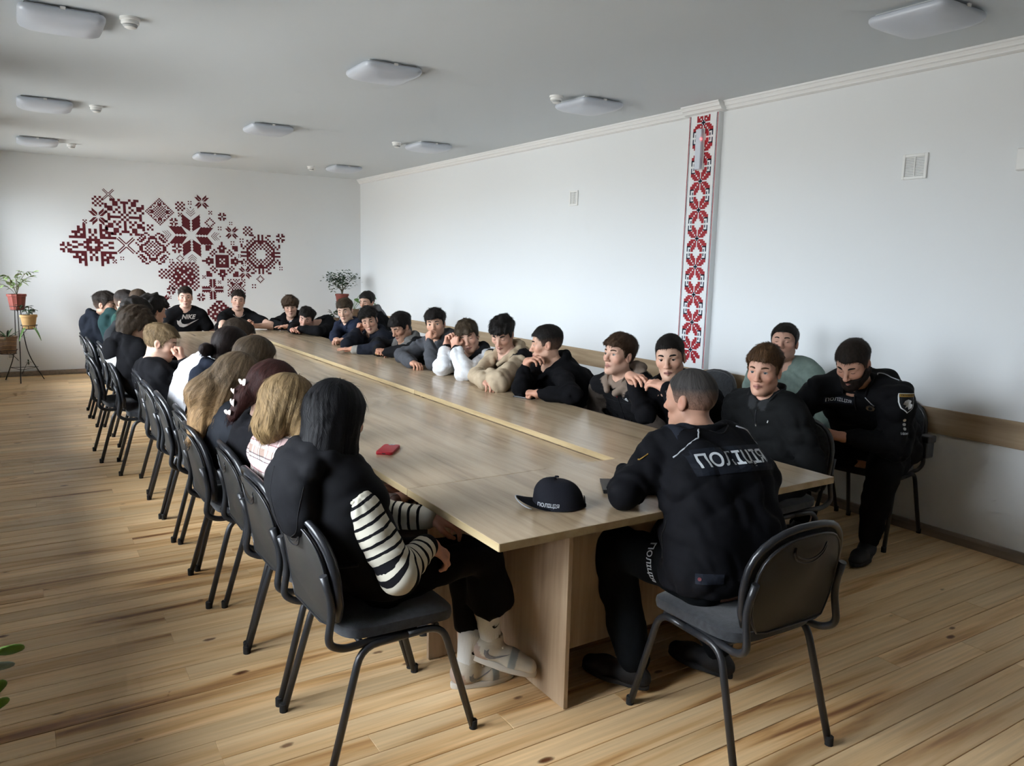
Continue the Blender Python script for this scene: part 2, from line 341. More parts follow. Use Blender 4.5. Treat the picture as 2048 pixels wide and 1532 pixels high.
# ------------------------------------------------------------------ ceiling lamps and smoke detectors
def lamp_bm():
    bm = bmesh.new(); n = 40; rings = []
    def ring(a, z, p):
        vs = []
        for i in range(n):
            t = 2 * math.pi * (i + .5) / n; c, s = math.cos(t), math.sin(t); vs.append(bm.verts.new((a * math.copysign(abs(c) ** (2 / p), c), a * math.copysign(abs(s) ** (2 / p), s), z)))
        return vs
    for a, z, p in ((.198, -.014, 9), (.203, -.022, 9), (.203, -.036, 9), (.196, -.05, 8), (.17, -.066, 6), (.12, -.079, 4), (.06, -.085, 3), (.01, -.087, 2)): rings.append(ring(a, z, p))
    for a, b in zip(rings, rings[1:]):
        for i in range(n): bm.faces.new((a[i], b[i], b[(i + 1) % n], a[(i + 1) % n]))
    bm.faces.new(rings[0]); bm.faces.new(rings[-1][::-1]); bmesh.ops.recalc_face_normals(bm, faces=bm.faces[:]); return bm
lm = None; rows_x = {-.91: 'window side row', .95: 'middle row', 2.67: 'wall side row'}; dist = {.42: 'nearest', 3.12: 'second nearest', 5.95: 'third nearest', 8.55: 'farthest'}
for x, rn in rows_x.items():
    for yv, dn in dist.items():
        if yv < 1 and x < 2: continue
        n_ = {3.12: 'nearest', 5.95: 'middle', 8.55: 'farthest'} if x < 2 else dist
        e = empty('ceiling_lamp', (x, yv, HC), label=f'square milky ceiling lamp, {n_[yv]} of the {rn}', cat='ceiling lamp', group='square ceiling lamps')
        if lm is None:
            d = bm_obj('diffuser', lamp_bm(), M['lamp'], e, True, 60); b = box('lamp_base', (-.17, -.17, -.016), (.17, .17, 0), M['plastic'], e, .004); c = box('clip', (-.012, -.208, -.022), (.012, -.198, -.008), M['plastic'], e)
            lm = (d, b, c)
        else:
            for s in lm: q = s.copy(); link(q, e)
dm = None
for (x, yv, lb) in ((-.593, 2.95, 'beside the nearest lamp of the window side row'), (-.53, 5.9, 'beside the middle lamp of the window side row'), (-.57, 8.7, 'beside the farthest lamp of the window side row'), (2.343, 3.1, 'touching the second nearest lamp by the wall'), (2.343, 6.05, 'left of the third lamp by the wall'), (2.31, 8.85, 'left of the farthest lamp by the wall')):
    e = empty('smoke_detector', (x, yv, HC), label='white round smoke detector ' + lb, cat='smoke detector', group='smoke detectors on the ceiling')
    if dm is None:
        a = bm_obj('detector_base', lathe_bm([(0, 0), (.052, 0), (.052, -.012), (.046, -.016), (0, -.016)]), M['plastic'], e, True, 40)
        b = bm_obj('detector_head', lathe_bm([(0, -.016), (.044, -.016), (.046, -.03), (.04, -.036), (.034, -.036), (.03, -.05), (.018, -.056), (0, -.057)]), M['plastic'], e, True, 40)
        c = bm_obj('detector_slot', lathe_bm([(.0345, -.0362), (.0385, -.0372), (.0325, -.0495), (.0305, -.0495)], 24), M['grey_plastic'], e, True); dm = (a, b, c)
    else:
        for s in dm: q = s.copy(); link(q, e)

# ------------------------------------------------------------------ vents
def vent(yc, zc, w, h, lb):
    e = empty('wall_vent', (XR, yc, zc), label=lb, cat='vent', group='white wall vents')
    for l, hh in (((-.014, -w / 2 + .018, h / 2 - .018), (0, w / 2 - .018, h / 2)), ((-.014, -w / 2 + .018, -h / 2), (0, w / 2 - .018, -h / 2 + .018)), ((-.014, -w / 2, -h / 2), (0, -w / 2 + .018, h / 2)), ((-.014, w / 2 - .018, -h / 2), (0, w / 2, h / 2))): box('vent_frame', l, hh, M['plastic'], e, .002)
    box('vent_back', (-.004, -w / 2 + .01, -h / 2 + .01), (-.001, w / 2 - .01, h / 2 - .01), M['grey_plastic'], e)
    z = -h / 2 + .022
    while z < h / 2 - .02:
        box('vent_slat', (-.009, -w / 2 + .018, z), (-.004, w / 2 - .018, z + .0045), M['plastic'], e); z += .0095
    box('vent_bar', (-.011, -.003, -h / 2 + .018), (-.008, .003, h / 2 - .018), M['plastic'], e)
vent(.893, 2.243, .158, .15, 'white slatted wall vent nearest on the right wall'); vent(4.36, 2.255, .135, .145, 'small white wall vent left of the ornament band')
sb = empty('junction_box', (XR, .262, 2.225), label='white wall box cut by the right edge of the photo', cat='wall box')
box('box_body', (-.03, -.045, -.06), (0, .045, .06), M['plastic'], sb, .005); box('box_cover', (-.034, -.04, -.055), (-.03, .04, .055), M['plastic'], sb, .002)
so = empty('wall_socket', (-1.325, YF, .27), label='white power socket low on the far wall behind the plant stand', cat='socket')
box('socket_plate', (-.04, -.01, -.04), (.04, 0, .04), M['plastic'], so, .004); box('socket_face', (-.025, -.012, -.025), (.025, -.009, .025), M['grey_plastic'], so, .002)
# ================================================================== MURAL on the far wall
MUR = [('cross',-0.091,2.407,0.140),('check',-0.222,2.308,0.139),('star',-0.227,2.105,0.240),('big2',0.097,2.112,0.486),('diamond',0.538,2.210,0.372),('check',0.807,2.300,0.130),('four',0.935,2.356,0.050),('star',1.098,2.378,0.207),('five',-0.388,2.034,0.051),('five',0.407,1.990,0.083),('flower',0.715,2.081,0.105),('five',0.801,2.185,0.054),('five',1.208,2.234,0.051),('flower',1.369,2.185,0.112),('ringd',1.199,2.091,0.146),('four',1.330,2.017,0.051),('four',1.487,2.096,0.044),('bigstar',0.942,1.901,0.637),('star2',1.498,1.962,0.196),('check',1.725,1.995,0.136),('flower',2.206,1.910,0.131),('ring',1.908,1.660,0.581),('sun',-0.302,1.729,0.562),('flower',-0.624,1.690,0.139),('cross',0.096,1.735,0.215),('round',0.430,1.703,0.438),('flower',0.742,1.712,0.126),('square',1.351,1.548,0.557),('four',1.634,1.856,0.057),('four',1.504,1.814,0.052),('ringd',0.779,1.575,0.102),('four',0.660,1.537,0.051),('five',-0.055,1.515,0.053),('four',0.039,1.558,0.045),('check',0.558,1.357,0.139),('diag',0.824,1.322,0.408),('star',1.673,1.388,0.200),('four',1.600,1.630,0.044),('four',1.663,1.508,0.044),('five',1.092,1.317,0.048),('five',1.303,1.245,0.044),('tooth',1.207,1.141,0.307),('emb',1.543,1.164,0.256),('ringd',1.892,1.294,0.117),('four',1.795,1.188,0.059),('four',2.203,1.457,0.050),('flower',0.643,1.122,0.111),('flower',1.042,1.027,0.109),('four',0.621,1.026,0.042),('star',0.516,0.958,0.234),('low',1.289,0.810,0.333)]
CELLS = {  # cells of one quadrant, one list of columns per row outwards from the centre
 'check': ((1,), (0, 2), (1,)), 'five': ((0,), (1,)), 'four': ((), (1,)), 'flower': ((0,), (1, 2), (1,)), 'ringd': ((3,), (2,), (1,), (0,)),
 'sun': ((2, 4, 5), (1, 2, 3, 6, 7), (0, 1, 2), (1, 3, 4, 5, 6, 7, 8), (0, 3, 4, 6), (1, 3, 5, 6, 7), (1, 3, 4, 5), (3, 5), (3,)),
 'big2': ((0, 2, 3, 4, 5, 6), (1, 6), (0, 2, 4, 7), (0, 3, 5, 6), (0, 2, 5, 6, 7), (0, 3, 4, 7), (0, 1, 3, 4), (2, 4, 5)),
 'diamond': ((0, 2, 4, 5, 6, 8, 10), (1, 3, 5, 6, 7, 9), (0, 2, 4, 8), (1, 3, 6, 7), (0, 2, 4, 6), (0, 1, 5), (0, 1, 3, 4), (1, 3), (0, 2), (1,), (0,)),
 'round': ((2, 4, 6, 7), (1, 3, 6, 7), (0, 2, 4, 5, 6, 8), (1, 3, 4, 9), (0, 2, 3, 6, 7), (2, 5, 6, 8), (0, 1, 2, 4, 5, 7), (0, 1, 4, 6), (2, 5, 6), (3, 4)),
 'square': ((1, 2, 3, 5, 6, 8, 9, 10), (0, 2, 3, 5, 6, 7, 8), (0, 1, 2, 3, 7), (0, 1, 2, 3, 5), (4, 6), (0, 1, 3, 5), (0, 1, 4, 7, 8), (1, 2, 6, 7, 8), (0, 1, 6, 7, 8), (0,), (0,)),
 'ring': ((3, 5, 6, 7), (4, 6, 7, 8, 9, 10), (3, 5, 7), (0, 2, 4, 6, 7, 9), (1, 3, 5, 6, 8, 10), (0, 2, 4, 5, 7, 10), (0, 1, 3, 4, 6), (0, 1, 2, 3, 5, 7), (1, 4), (1, 3), (1, 4, 5)),
 'diag': ((0, 2, 3, 5, 6), (1, 2, 3, 4, 5, 7), (0, 1, 3, 4, 6), (0, 1, 2, 4, 5, 7), (1, 2, 3, 4, 6), (0, 1, 3, 5, 7), (0, 2, 4, 6), (1, 3, 5)),
 'emb': ((0, 2, 4), (1, 3, 5), (0, 2, 3, 6), (1, 2, 3, 4), (0, 3, 4, 6), (1, 5), (0, 2, 4, 6)), 'low': ((0, 2, 4, 5), (1, 2, 3, 5), (0, 1, 3, 4), (1, 2, 3), (0, 2), (0, 1)),
}
PAT = {}
for _k, _rows in CELLS.items():
    _n = max(len(_rows), max([max(r) for r in _rows if r] + [0]) + 1); _g = [['o'] * _n for _ in range(_n)]
    for _y, _r in enumerate(_rows):
        for _x in _r: _g[_n - 1 - _y][_n - 1 - _x] = 'X'
    PAT[_k] = '/'.join(''.join(r) for r in _g)
mural = empty('wall_mural', (.8, YF, 1.0), label='maroon embroidery motif mural shaped like a country map on the far wall', cat='wall decal')
def quarter_polys(q, s):
    R = [list(r) for r in q.split('/')]; n = len(R); u = s / (2 * n - 1); cells = set(); out = []
    for i, r in enumerate(R):
        for j, c in enumerate(r):
            if c == 'X':
                for a in {j, 2 * n - 2 - j}:
                    for b in {i, 2 * n - 2 - i}: cells.add((a, b))
    # merge runs along rows
    for b in range(2 * n - 1):
        a = 0
        while a < 2 * n - 1:
            if (a, b) in cells:
                e = a
                while (e, b) in cells: e += 1
                out.append(sq((a - n + .5) * u - u * .02, (n - 1.5 - b + .0) * u + u * -.02 + u * .0, (e - a) * u * 1.0 + u * .04, u * 1.04)); a = e
            else: a += 1
    return [[(x, y + u * .0) for x, y in p] for p in out]
STAR = sym8([(.07, .13), (.07, .46), (.60, .97), (.60, .62)])
for nm, x, z, s in MUR:
    h = s / 2
    if nm in PAT: P = quarter_polys(PAT[nm], s); name = 'cross_stitch_motif'
    elif nm in ('star', 'star2'): P = [[(a * h, b * h) for a, b in p] for p in STAR]; name = 'star_motif'
    elif nm == 'cross':
        P = []; name = 'cross_motif'
        for k in range(4):
            c_, s_ = math.cos(math.pi / 4 + k * math.pi / 2), math.sin(math.pi / 4 + k * math.pi / 2)
            for o_ in (-.13, .13): P.append([((a * c_ - b * s_) * h, (a * s_ + b * c_) * h) for a, b in ((.14, o_ - .065), (1.3, o_ - .065), (1.3, o_ + .065), (.14, o_ + .065))])
    elif nm == 'tooth':
        P = []; name = 'toothed_cross_motif'
        for k in range(4):
            for t in (1, -1):
                pts = [(.04, .10), (.04, .95)] + [(.34 - .12 * (j % 2), .98 - j * .105) for j in range(7)]; pts = [(t * a, b) for a, b in pts]
                c_, s_ = math.cos(k * math.pi / 2), math.sin(k * math.pi / 2); P.append([((a * c_ - b * s_) * h, (a * s_ + b * c_) * h) for a, b in pts])
    else:  # big eight-point star with toothed petals, diamonds and chevrons
        P = []; name = 'great_star_motif'
        for k in range(4):
            c_, s_ = math.cos(k * math.pi / 2), math.sin(k * math.pi / 2); R_ = lambda pts: [((a * c_ - b * s_) * h, (a * s_ + b * c_) * h) for a, b in pts]
            for t in (1, -1):
                edge = [(.40 - .035 * (j % 2), .96 - j * .068) for j in range(9)]
                inner = [(.02 + .045 * ((j) % 2), .16 + j * .062) for j in range(9)]
                P.append(R_([(t * a, b) for a, b in inner + edge]))
                for j in range(3): P.append(R_([(t * a, b) for a, b in ((.0, .83 + j * .09), (.19 - j * .02, 1.0 + j * .09), (.19 - j * .02, 1.03 + j * .09), (.0, .86 + j * .09))]))
            P.append(R_([(-.04, 1.23), (0, 1.19), (.04, 1.23), (0, 1.27)]))
    flat_polys(name, P, (x - .8, -.0015, z - 1.0), (1, 0, 0), (0, 0, 1), 0, M['maroon'], mural)

# ================================================================== TABLES
def table(name, x0, x1, y0, y1, legs, label, modesty=None, grp=None, z=TH):
    cx, cy = (x0 + x1) / 2, (y0 + y1) / 2; e = empty(name, (cx, cy, 0), label=label, cat='table', group=grp); g = .0012
    box('table_top', (x0 - cx + g, y0 - cy + g, z - .0262), (x1 - cx - g, y1 - cy - g, z), [M['top']], e, .0012)
    for nm_, l, h in (('edge_band', (x0 - cx + .0006, y0 - cy + .003, z - .0268), (x0 - cx + .0016, y1 - cy - .003, z - .0012)), ('edge_band', (x1 - cx - .0016, y0 - cy + .003, z - .0268), (x1 - cx - .0006, y1 - cy - .003, z - .0012)), ('edge_band', (x0 - cx + .003, y0 - cy + .0006, z - .0268), (x1 - cx - .003, y0 - cy + .0016, z - .0012)), ('edge_band', (x0 - cx + .003, y1 - cy - .0016, z - .0268), (x1 - cx - .003, y1 - cy - .0006, z - .0012))):
        box(nm_, l, h, M['edge'], e)
    for (a, b, c, d) in legs: box('leg_panel', (a - cx, b - cy, .004), (c - cx, d - cy, z - .0264), M['panel'], e, .001)
    if modesty:
        a, b, c, d, z0 = modesty; box('modesty_panel', (a - cx, b - cy, z0), (c - cx, d - cy, z - .0264), M['panel'], e, .001)
    return e
TW = 1.6406; SD = .668; J1, J2, J3, FY = 2.7575, 4.846, 6.994, 7.59; IL, IR = .638, 1.0115
table('end_table', 0, TW, 0, SD, [(.385, .155, .403, SD - .03), (TW - .403, .155, TW - .385, SD - .03)], 'oak laminate end table closest to the camera, where the officer sits', (.403, .30, TW - .403, .316, .14))
table('end_table', 0, TW, J3, FY, [(.30, J3 + .03, .318, FY - .12), (TW - .318, J3 + .03, TW - .30, FY - .12)], 'oak laminate end table at the far wall end under the mural', (.318, J3 + .2, TW - .318, J3 + .216, .14))
for (a, b, nm_) in ((SD, J1, 'nearest'), (J1, J2, 'middle'), (J2, J3, 'farthest')):
    table('side_table', 0, IL, a, b, [(.12, a + .05, IL - .02, a + .068), (.12, b - .068, IL - .02, b - .05)], f'long oak table of the window side row, {nm_} section', (IL - .06, a + .068, IL - .042, b - .068, .36), 'long side tables')
    table('side_table', IR, TW, a, b, [(IR + .02, a + .05, TW - .12, a + .068), (IR + .02, b - .068, TW - .12, b - .05)], f'long oak table of the wall side row, {nm_} section', (IR + .042, a + .068, IR + .06, b - .068, .36), 'long side tables')
    table('infill_table', IL, IR, a, b, [(IL + .01, a + .08, IR - .01, a + .098), (IL + .01, b - .098, IR - .01, b - .08)], f'narrow lowered oak centre board between the table rows, {nm_} section', None, 'lowered centre boards', TH - .0302)

# ================================================================== CHAIRS
def back_outline(w, h, n=14):
    """arched back: rounded lower corners, round top"""
    P = [(-w * .88, 0.03), (-w * .80, .004), (-w * .6, 0), (w * .6, 0), (w * .80, .004), (w * .88, .03)]
    P += [(w * .96, h * .22), (w, h * .42)]
    for i in range(n + 1):
        t = math.pi * i / n; P.append((w * abs(math.cos(t)) ** .82 * (1 if math.cos(t) >= 0 else -1), h * .52 + h * .48 * math.sin(t) ** .86))
    P += [(-w, h * .42), (-w * .96, h * .22)]; return P
def seat_slab(w, d, t):
    bm = bmesh.new(); n = 40; rings = []
    for (k, z) in ((.90, -t), (.985, -t * .86), (1.0, -t * .5), (.99, -t * .2), (.94, -.004), (.78, .004), (.4, .008)):
        vs = []
        for i in range(n):
            a = 2 * math.pi * i / n; c, s = math.cos(a), math.sin(a); p = 5.0
            xx = w * math.copysign(abs(c) ** (2 / p), c) * k; yy = d * math.copysign(abs(s) ** (2 / p), s) * k
            xx *= 1 + .05 * (yy / d); vs.append(bm.verts.new((xx, yy, z - .018 * max(0, yy / d) ** 3)))
        rings.append(vs)
    for a, b in zip(rings, rings[1:]):
        for i in range(n): bm.faces.new((a[i], a[(i + 1) % n], b[(i + 1) % n], b[i]))
    bm.faces.new(rings[0][::-1]); bm.faces.new(rings[-1]); return bm
def curve_back(o):
    # bow the back pad around the sitter and tilt it; local frame: x right, y forward, z up
    for v in o.data.vertices:
        x, y, z = v.co; dep = z; v.co = Vector((x, dep, y))
BZ, BY, TILT = .475, -.215, .16
def back_xf(o, dy):
    for v in o.data.vertices:
        x, d, z = v.co; yy = BY + dy + d - z * TILT - .035 * (x / .21) ** 2 * -1.0 - .02
        v.co = Vector((x, yy, BZ + z))
def make_chair():
    e = bpy.data.objects.new('stacking_chair', None)
    P = [bm_obj('seat', seat_slab(.212, .205, .05), M['seat'], e, True, 50)]; P[0].location = (0, .01, .468)
    def pad(nm, w, h, t, y0, m, dy):
        o = bm_obj(nm, prism_bm(back_outline(w, h), 0, t, .006), m, e, True, 35); curve_back(o); back_xf(o, dy); P.append(o); return o
    pad('back_cushion', .205, .345, .026, 0, M['seat'], .0)
    pad('back_shell', .190, .325, .012, 0, M['shell'], -.013)
    ol = back_outline(.210, .35); pp = [Vector((x, BY + .004 - (y - .0) * TILT + .035 * (x / .21) ** 2 - .02, BZ + y - .002)) for x, y in ol]
    P.append(tube('piping', pp[5:-1] + [pp[-1]] + [pp[0]], .0125, M['piping'], e, 8))
    ol = back_outline(.188, .322); pp = [Vector((x, BY - .0135 - y * TILT + .035 * (x / .21) ** 2 - .02, BZ + y + .001)) for x, y in ol]
    P.append(tube('shell_rim', pp, .0035, M['piping'], e, 5, True))
    hp = [(-.075, .275), (-.062, .248), (-.03, .232), (0, .228), (.03, .232), (.062, .248), (.075, .275)]
    for k_, dz in (('handle_groove', 0), ('handle_groove', .012)):
        P.append(tube(k_, bez([Vector((x * (1 - dz * 4), BY - .0145 - (y + dz) * TILT + .035 * (x / .21) ** 2 - .02, BZ + y + dz)) for x, y in hp], 3), .0026, M['piping'], e, 5))
    for s in (-1, 1):
        X = s * .205
        P.append(tube('leg', round_path([(X * .99, .02, .402), (X * .99, .15, .402), (X * 1.08, .262, .012)], .06), .0125, M['tube'], e, 9))
        P.append(tube('leg', round_path([(X * .99, .02, .402), (X * .99, -.14, .402), (X * 1.08, -.252, .012)], .06), .0125, M['tube'], e, 9))
        for yy in (.265, -.255): P.append(bm_obj('leg_cap', lathe_bm([(.0145, 0), (.0145, .03), (.0125, .032), (0, .032)], 10, off=(X * 1.083, yy, .0)), M['cap_rubber'], e, True, 40))
        P.append(tube('back_post', round_path([(X * .88, .06, .408), (X * .97, -.20, .408), (X * 1.02, -.252, .44), (X * 1.0, -.232, .56), (X * .98, -.26, .66)], .05, 6), .0125, M['tube'], e, 9))
    for yy in (-.13, .13): P.append(tube('cross_bar', [(-.2, yy, .405), (.2, yy, .405)], .009, M['tube'], e, 7))
    return e, P
CH, CHP = make_chair(); first = [True]
def chair(x, y, ang, label, grp):
    """ang: direction the sitter faces, degrees from +X"""
    rz = math.radians(ang - 90)
    if first[0]: e = CH; link(e); first[0] = False
    else:
        e = bpy.data.objects.new('stacking_chair', None); link(e)
        for p in CHP: q = p.copy(); link(q, e)
    e.location = (x, y, 0); e.rotation_euler = (0, 0, rz); tag(e, label, 'chair', grp); return e
GL, GRr, GF = 'chairs of the window side row', 'chairs of the wall side row', 'chairs at the far table end'
for x, y, a, lb in (
    (-.222, .44, 2, 'dark chair under the black-haired girl in striped sleeves'), (-.235, .925, 1, 'dark chair of the blonde girl in the plaid shirt'), (-.225, 1.40, -1, 'dark chair behind the girl with dark red hair'),
    (-.285, 1.875, 0, 'dark chair behind the girl with long light brown hair'), (-.25, 2.36, 1, 'dark chair behind the girl with smooth brown hair'), (-.275, 2.84, -2, 'dark chair behind the girl with a hair bun'),
    (-.285, 3.32, 1, 'dark chair behind the boy in the white jacket'), (-.27, 3.89, -1, 'dark chair of the blond boy touching his chin'), (-.37, 4.46, -4, 'dark chair of the shaggy-haired boy in a black hoodie'),
    (-.48, 4.945, 2, 'dark chair pushed out furthest from the window side row'), (-.30, 5.43, 0, 'dark chair under the dark-haired boy past the shaggy-haired boy'), (-.33, 5.91, 0, 'dark chair under the boy in the green hoodie'),
    (-.39, 6.385, 0, 'dark chair second from the far end of the window side row'), (-.41, 6.86, -2, 'dark chair at the far end of the window side row')):
    chair(x, y, a, lb, GL)
for x, y, a, lb in (
    (2.02, 6.08, 180, 'dark chair under the boy in the navy jacket'), (2.06, 5.40, 180, 'dark chair under the boy resting his cheek on his wrist'), (2.66, 7.08, 185, 'dark chair set back behind the wall side row'),
    (2.04, 4.66, 180, 'dark chair under the boy in the gold print jacket'), (2.04, 3.95, 180, 'dark chair under the boy in the grey hoodie'), (2.03, 3.36, 180, 'dark chair under the boy in white sleeves'), (2.02, 2.86, 180, 'dark chair under the boy in beige sleeves'),
    (2.04, 2.30, 176, 'dark chair under the boy turned away in a black hoodie'), (2.06, 1.66, 184, 'dark chair whose back shows beside the boy in the padded vest'), (2.08, 1.13, 182, 'dark chair under the boy with folded hands at his mouth'),
    (2.0, .64, 178, 'dark chair with its seat showing under the boy in the grey raincoat'), (3.06, 2.22, 180, 'empty dark chair standing against the wall rail'), (2.05, 6.72, 180, 'dark chair under the boy lying on his arms')):
    chair(x, y, a, lb, GRr)
chair(3.12, 1.36, 185, 'dark chair at the wall under the man in the sage green shirt', 'chairs along the wall'); chair(3.17, .80, 190, 'dark chair at the wall under the bearded officer', 'chairs along the wall')
chair(.838, -.205, 88, 'dark chair at the table head under the officer seen from behind', None)
for x, lb in ((.47, 'under the boy in the swoosh shirt'), (1.05, 'under the boy with clasped hands and a chain'), (1.72, 'under the boy in black over a white shirt')): chair(x, 8.02, 270, 'dark chair ' + lb, GF)

# ================================================================== SMALL THINGS ON THE TABLES
M['red_case'] = mat('red_silicone_case', (.42, .012, .025), .45, .4)
M['screen'] = mat('black_glass', (.008, .008, .01), .25, .2)
M['silver'] = mat('silver_frame', (.55, .55, .57), .25, .5, metal=1)
M['blackcloth'] = mat('black_cap_cloth', (.011, .012, .018), .85, .2, bump=.3, bscale=500)
def phone(name, x, y, rz, label, case, w=.075, l=.155, t=.010, z=TH):
    e = empty(name, (x, y, z), rz, label=label, cat='phone')
    def rr(w_, l_, r, n=5):
        out = []
        for cx, cy, a0 in ((w_ / 2 - r, l_ / 2 - r, 0), (-w_ / 2 + r, l_ / 2 - r, 90), (-w_ / 2 + r, -l_ / 2 + r, 180), (w_ / 2 - r, -l_ / 2 + r, 270)):
            for i in range(n + 1): a = math.radians(a0 + 90 * i / n); out.append((cx + r * math.cos(a), cy + r * math.sin(a)))
        return out
    bm_obj('phone_body', prism_bm(rr(w, l, .012), 0, t, .0015), case, e, True, 40)
    return e, rr
e, rr = phone('smartphone', .176, 1.253, math.radians(-38), 'bright red smartphone lying face down near the striped-sleeve girl', M['red_case'], t=.013)
bm_obj('camera_island', prism_bm([(x + .0, y + .064) for x, y in rr(.030, .018, .007)], .013, .0145), M['silver'], e, True, 40)
box('charging_port', (-.008, -.0782, .004), (.008, -.0772, .008), M['dark'], e)
e, rr = phone('smartphone', 1.528, 2.185, math.radians(20), 'black smartphone with a dark screen by the fist of the boy turned away', M['piping'], t=.009)
bm_obj('screen', prism_bm(rr(.070, .150, .010), .009, .0096), M['screen'], e)
e, rr = phone('smartphone', 1.50, 7.38, math.radians(75), 'silver smartphone by the crossed arms at the far corner', M['silver'], t=.009)
bm_obj('screen', prism_bm(rr(.070, .150, .010), .009, .0096), M['screen'], e)
e, rr = phone('smartphone', .33, 4.30, math.radians(80), 'black smartphone lying beside the white jacket sleeve', M['screen'], t=.009)
bm_obj('screen', prism_bm(rr(.070, .150, .010), .009, .0096), M['screen'], e)
# tablet folder by the officer's elbow
e = empty('tablet', (.765, .265, TH), math.radians(-34), label='black tablet in a folio cover under the elbow of the officer at the table head', cat='tablet')
bm_obj('tablet_body', prism_bm([(-.12, -.08), (.12, -.08), (.12, .08), (-.12, .08)], 0, .012, .004), M['piping'], e, True, 40); bm_obj('folio_cover', prism_bm([(-.121, -.081), (.121, -.081), (.121, .081), (-.121, .081)], .0122, .0155, .001), M['shell'], e)
# ================================================================== PEOPLE: distance-field figures
f32 = np.float32
def A3(*p): return np.asarray(p if len(p) == 3 else p[0], f32)
def unit(v): v = np.asarray(v, f32); return v / (np.linalg.norm(v) + 1e-9)
def rc(a, b, r1, r2=None, k=.02, c=0): return ('c', A3(a), A3(b), r1, r1 if r2 is None else r2, k, c)
def el(c, rad, k=.02, R=None, col=0): return ('e', A3(c), A3(rad), None if R is None else np.asarray(R, f32), k, 0, col)
def dist1(P, p):
    if p[0] == 'c':
        a, b = p[1], p[2]; ba = b - a; q = P - a; t = np.clip((q @ ba) / (ba @ ba + 1e-9), 0, 1); q = q - t[:, None] * ba
        return np.sqrt(np.einsum('ij,ij->i', q, q)) - (p[3] + (p[4] - p[3]) * t)
    q = P - p[1]
    if p[3] is not None: q = q @ p[3]
    q = q / p[2]; k0 = np.sqrt(np.einsum('ij,ij->i', q, q)); q = q / p[2]; k1 = np.sqrt(np.einsum('ij,ij->i', q, q))
    return k0 * (k0 - 1) / np.maximum(k1, 1e-6)
def smin(a, b, k):
    h = np.maximum(k - np.abs(a - b), 0) / k; return np.minimum(a, b) - h * h * k * .25
def smax(a, b, k): return -smin(-a, -b, k)
def kof(p): return p[5] if p[0] == 'c' else p[4]
def sdf(P, prims, d=None, mg=.06):
    """P sorted by x; each primitive only touches the points near it"""
    d = np.full(len(P), .2, f32) if d is None else d; X = P[:, 0]
    for p in prims:
        k = kof(p); m = mg + abs(k)
        if p[0] == 'c': lo = np.minimum(p[1] - p[3], p[2] - p[4]) - m; hi = np.maximum(p[1] + p[3], p[2] + p[4]) + m
        else: r = p[2] if p[3] is None else p[2].max(); lo = p[1] - r - m; hi = p[1] + r + m
        i0, i1 = np.searchsorted(X, (lo[0], hi[0]))
        if i1 <= i0: continue
        S = P[i0:i1]; ok = np.nonzero((S[:, 1] > lo[1]) & (S[:, 1] < hi[1]) & (S[:, 2] > lo[2]) & (S[:, 2] < hi[2]))[0]
        if not len(ok): continue
        x = dist1(S[ok], p); ok += i0; c = d[ok]; d[ok] = smin(c, x, k) if k > 0 else smax(c, -x, -k)
    return d
def colour_ids(P, prims):
    best = np.full(len(P), 9e9, f32); ids = np.zeros(len(P), np.int32)
    for p in prims:
        if kof(p) < 0: continue
        x = dist1(P, p); m = x < best; best[m] = x[m]; ids[m] = p[6]
    return ids
def folds(P, amp, sc, seed):
    r = np.random.default_rng(seed); out = np.zeros(len(P), f32)
    for i in range(5):
        k = r.normal(size=3).astype(f32); k = k / np.linalg.norm(k) * sc * r.uniform(.6, 1.6); wv = r.normal(size=3).astype(f32) * sc * .5
        out += np.sin(P @ k + r.uniform(0, 6) + 1.3 * np.sin(P @ wv + r.uniform(0, 6)))
    return out * (amp / 2.5)
def creases(P, amp, seed, arms=()):
    r = np.random.default_rng(seed); out = np.zeros(len(P), f32)
    for i in range(5):
        k = r.normal(size=3).astype(f32) * A3(1, 1, 1.2); k = k / np.linalg.norm(k) * r.uniform(45, 95); wv = r.normal(size=3).astype(f32) * 14; mv = r.normal(size=3).astype(f32) * 10
        ph = P @ k + r.uniform(0, 6) + 1.6 * np.sin(P @ wv + r.uniform(0, 6)); msk = np.clip(.25 + np.sin(P @ mv + r.uniform(0, 6)), 0, 1)
        out -= msk * np.abs(np.sin(ph * .5)) ** .8
    out = (out + 1.25) * (amp * .95)
    for E_ in arms:
        s_ = np.sqrt(((P - E_) ** 2).sum(1)); w_ = np.exp(-(s_ / .085) ** 2); out += amp * .75 * np.sin(s_ * 165 + 4 * np.sin(P @ A3(9, 13, 7))) * w_
    return out
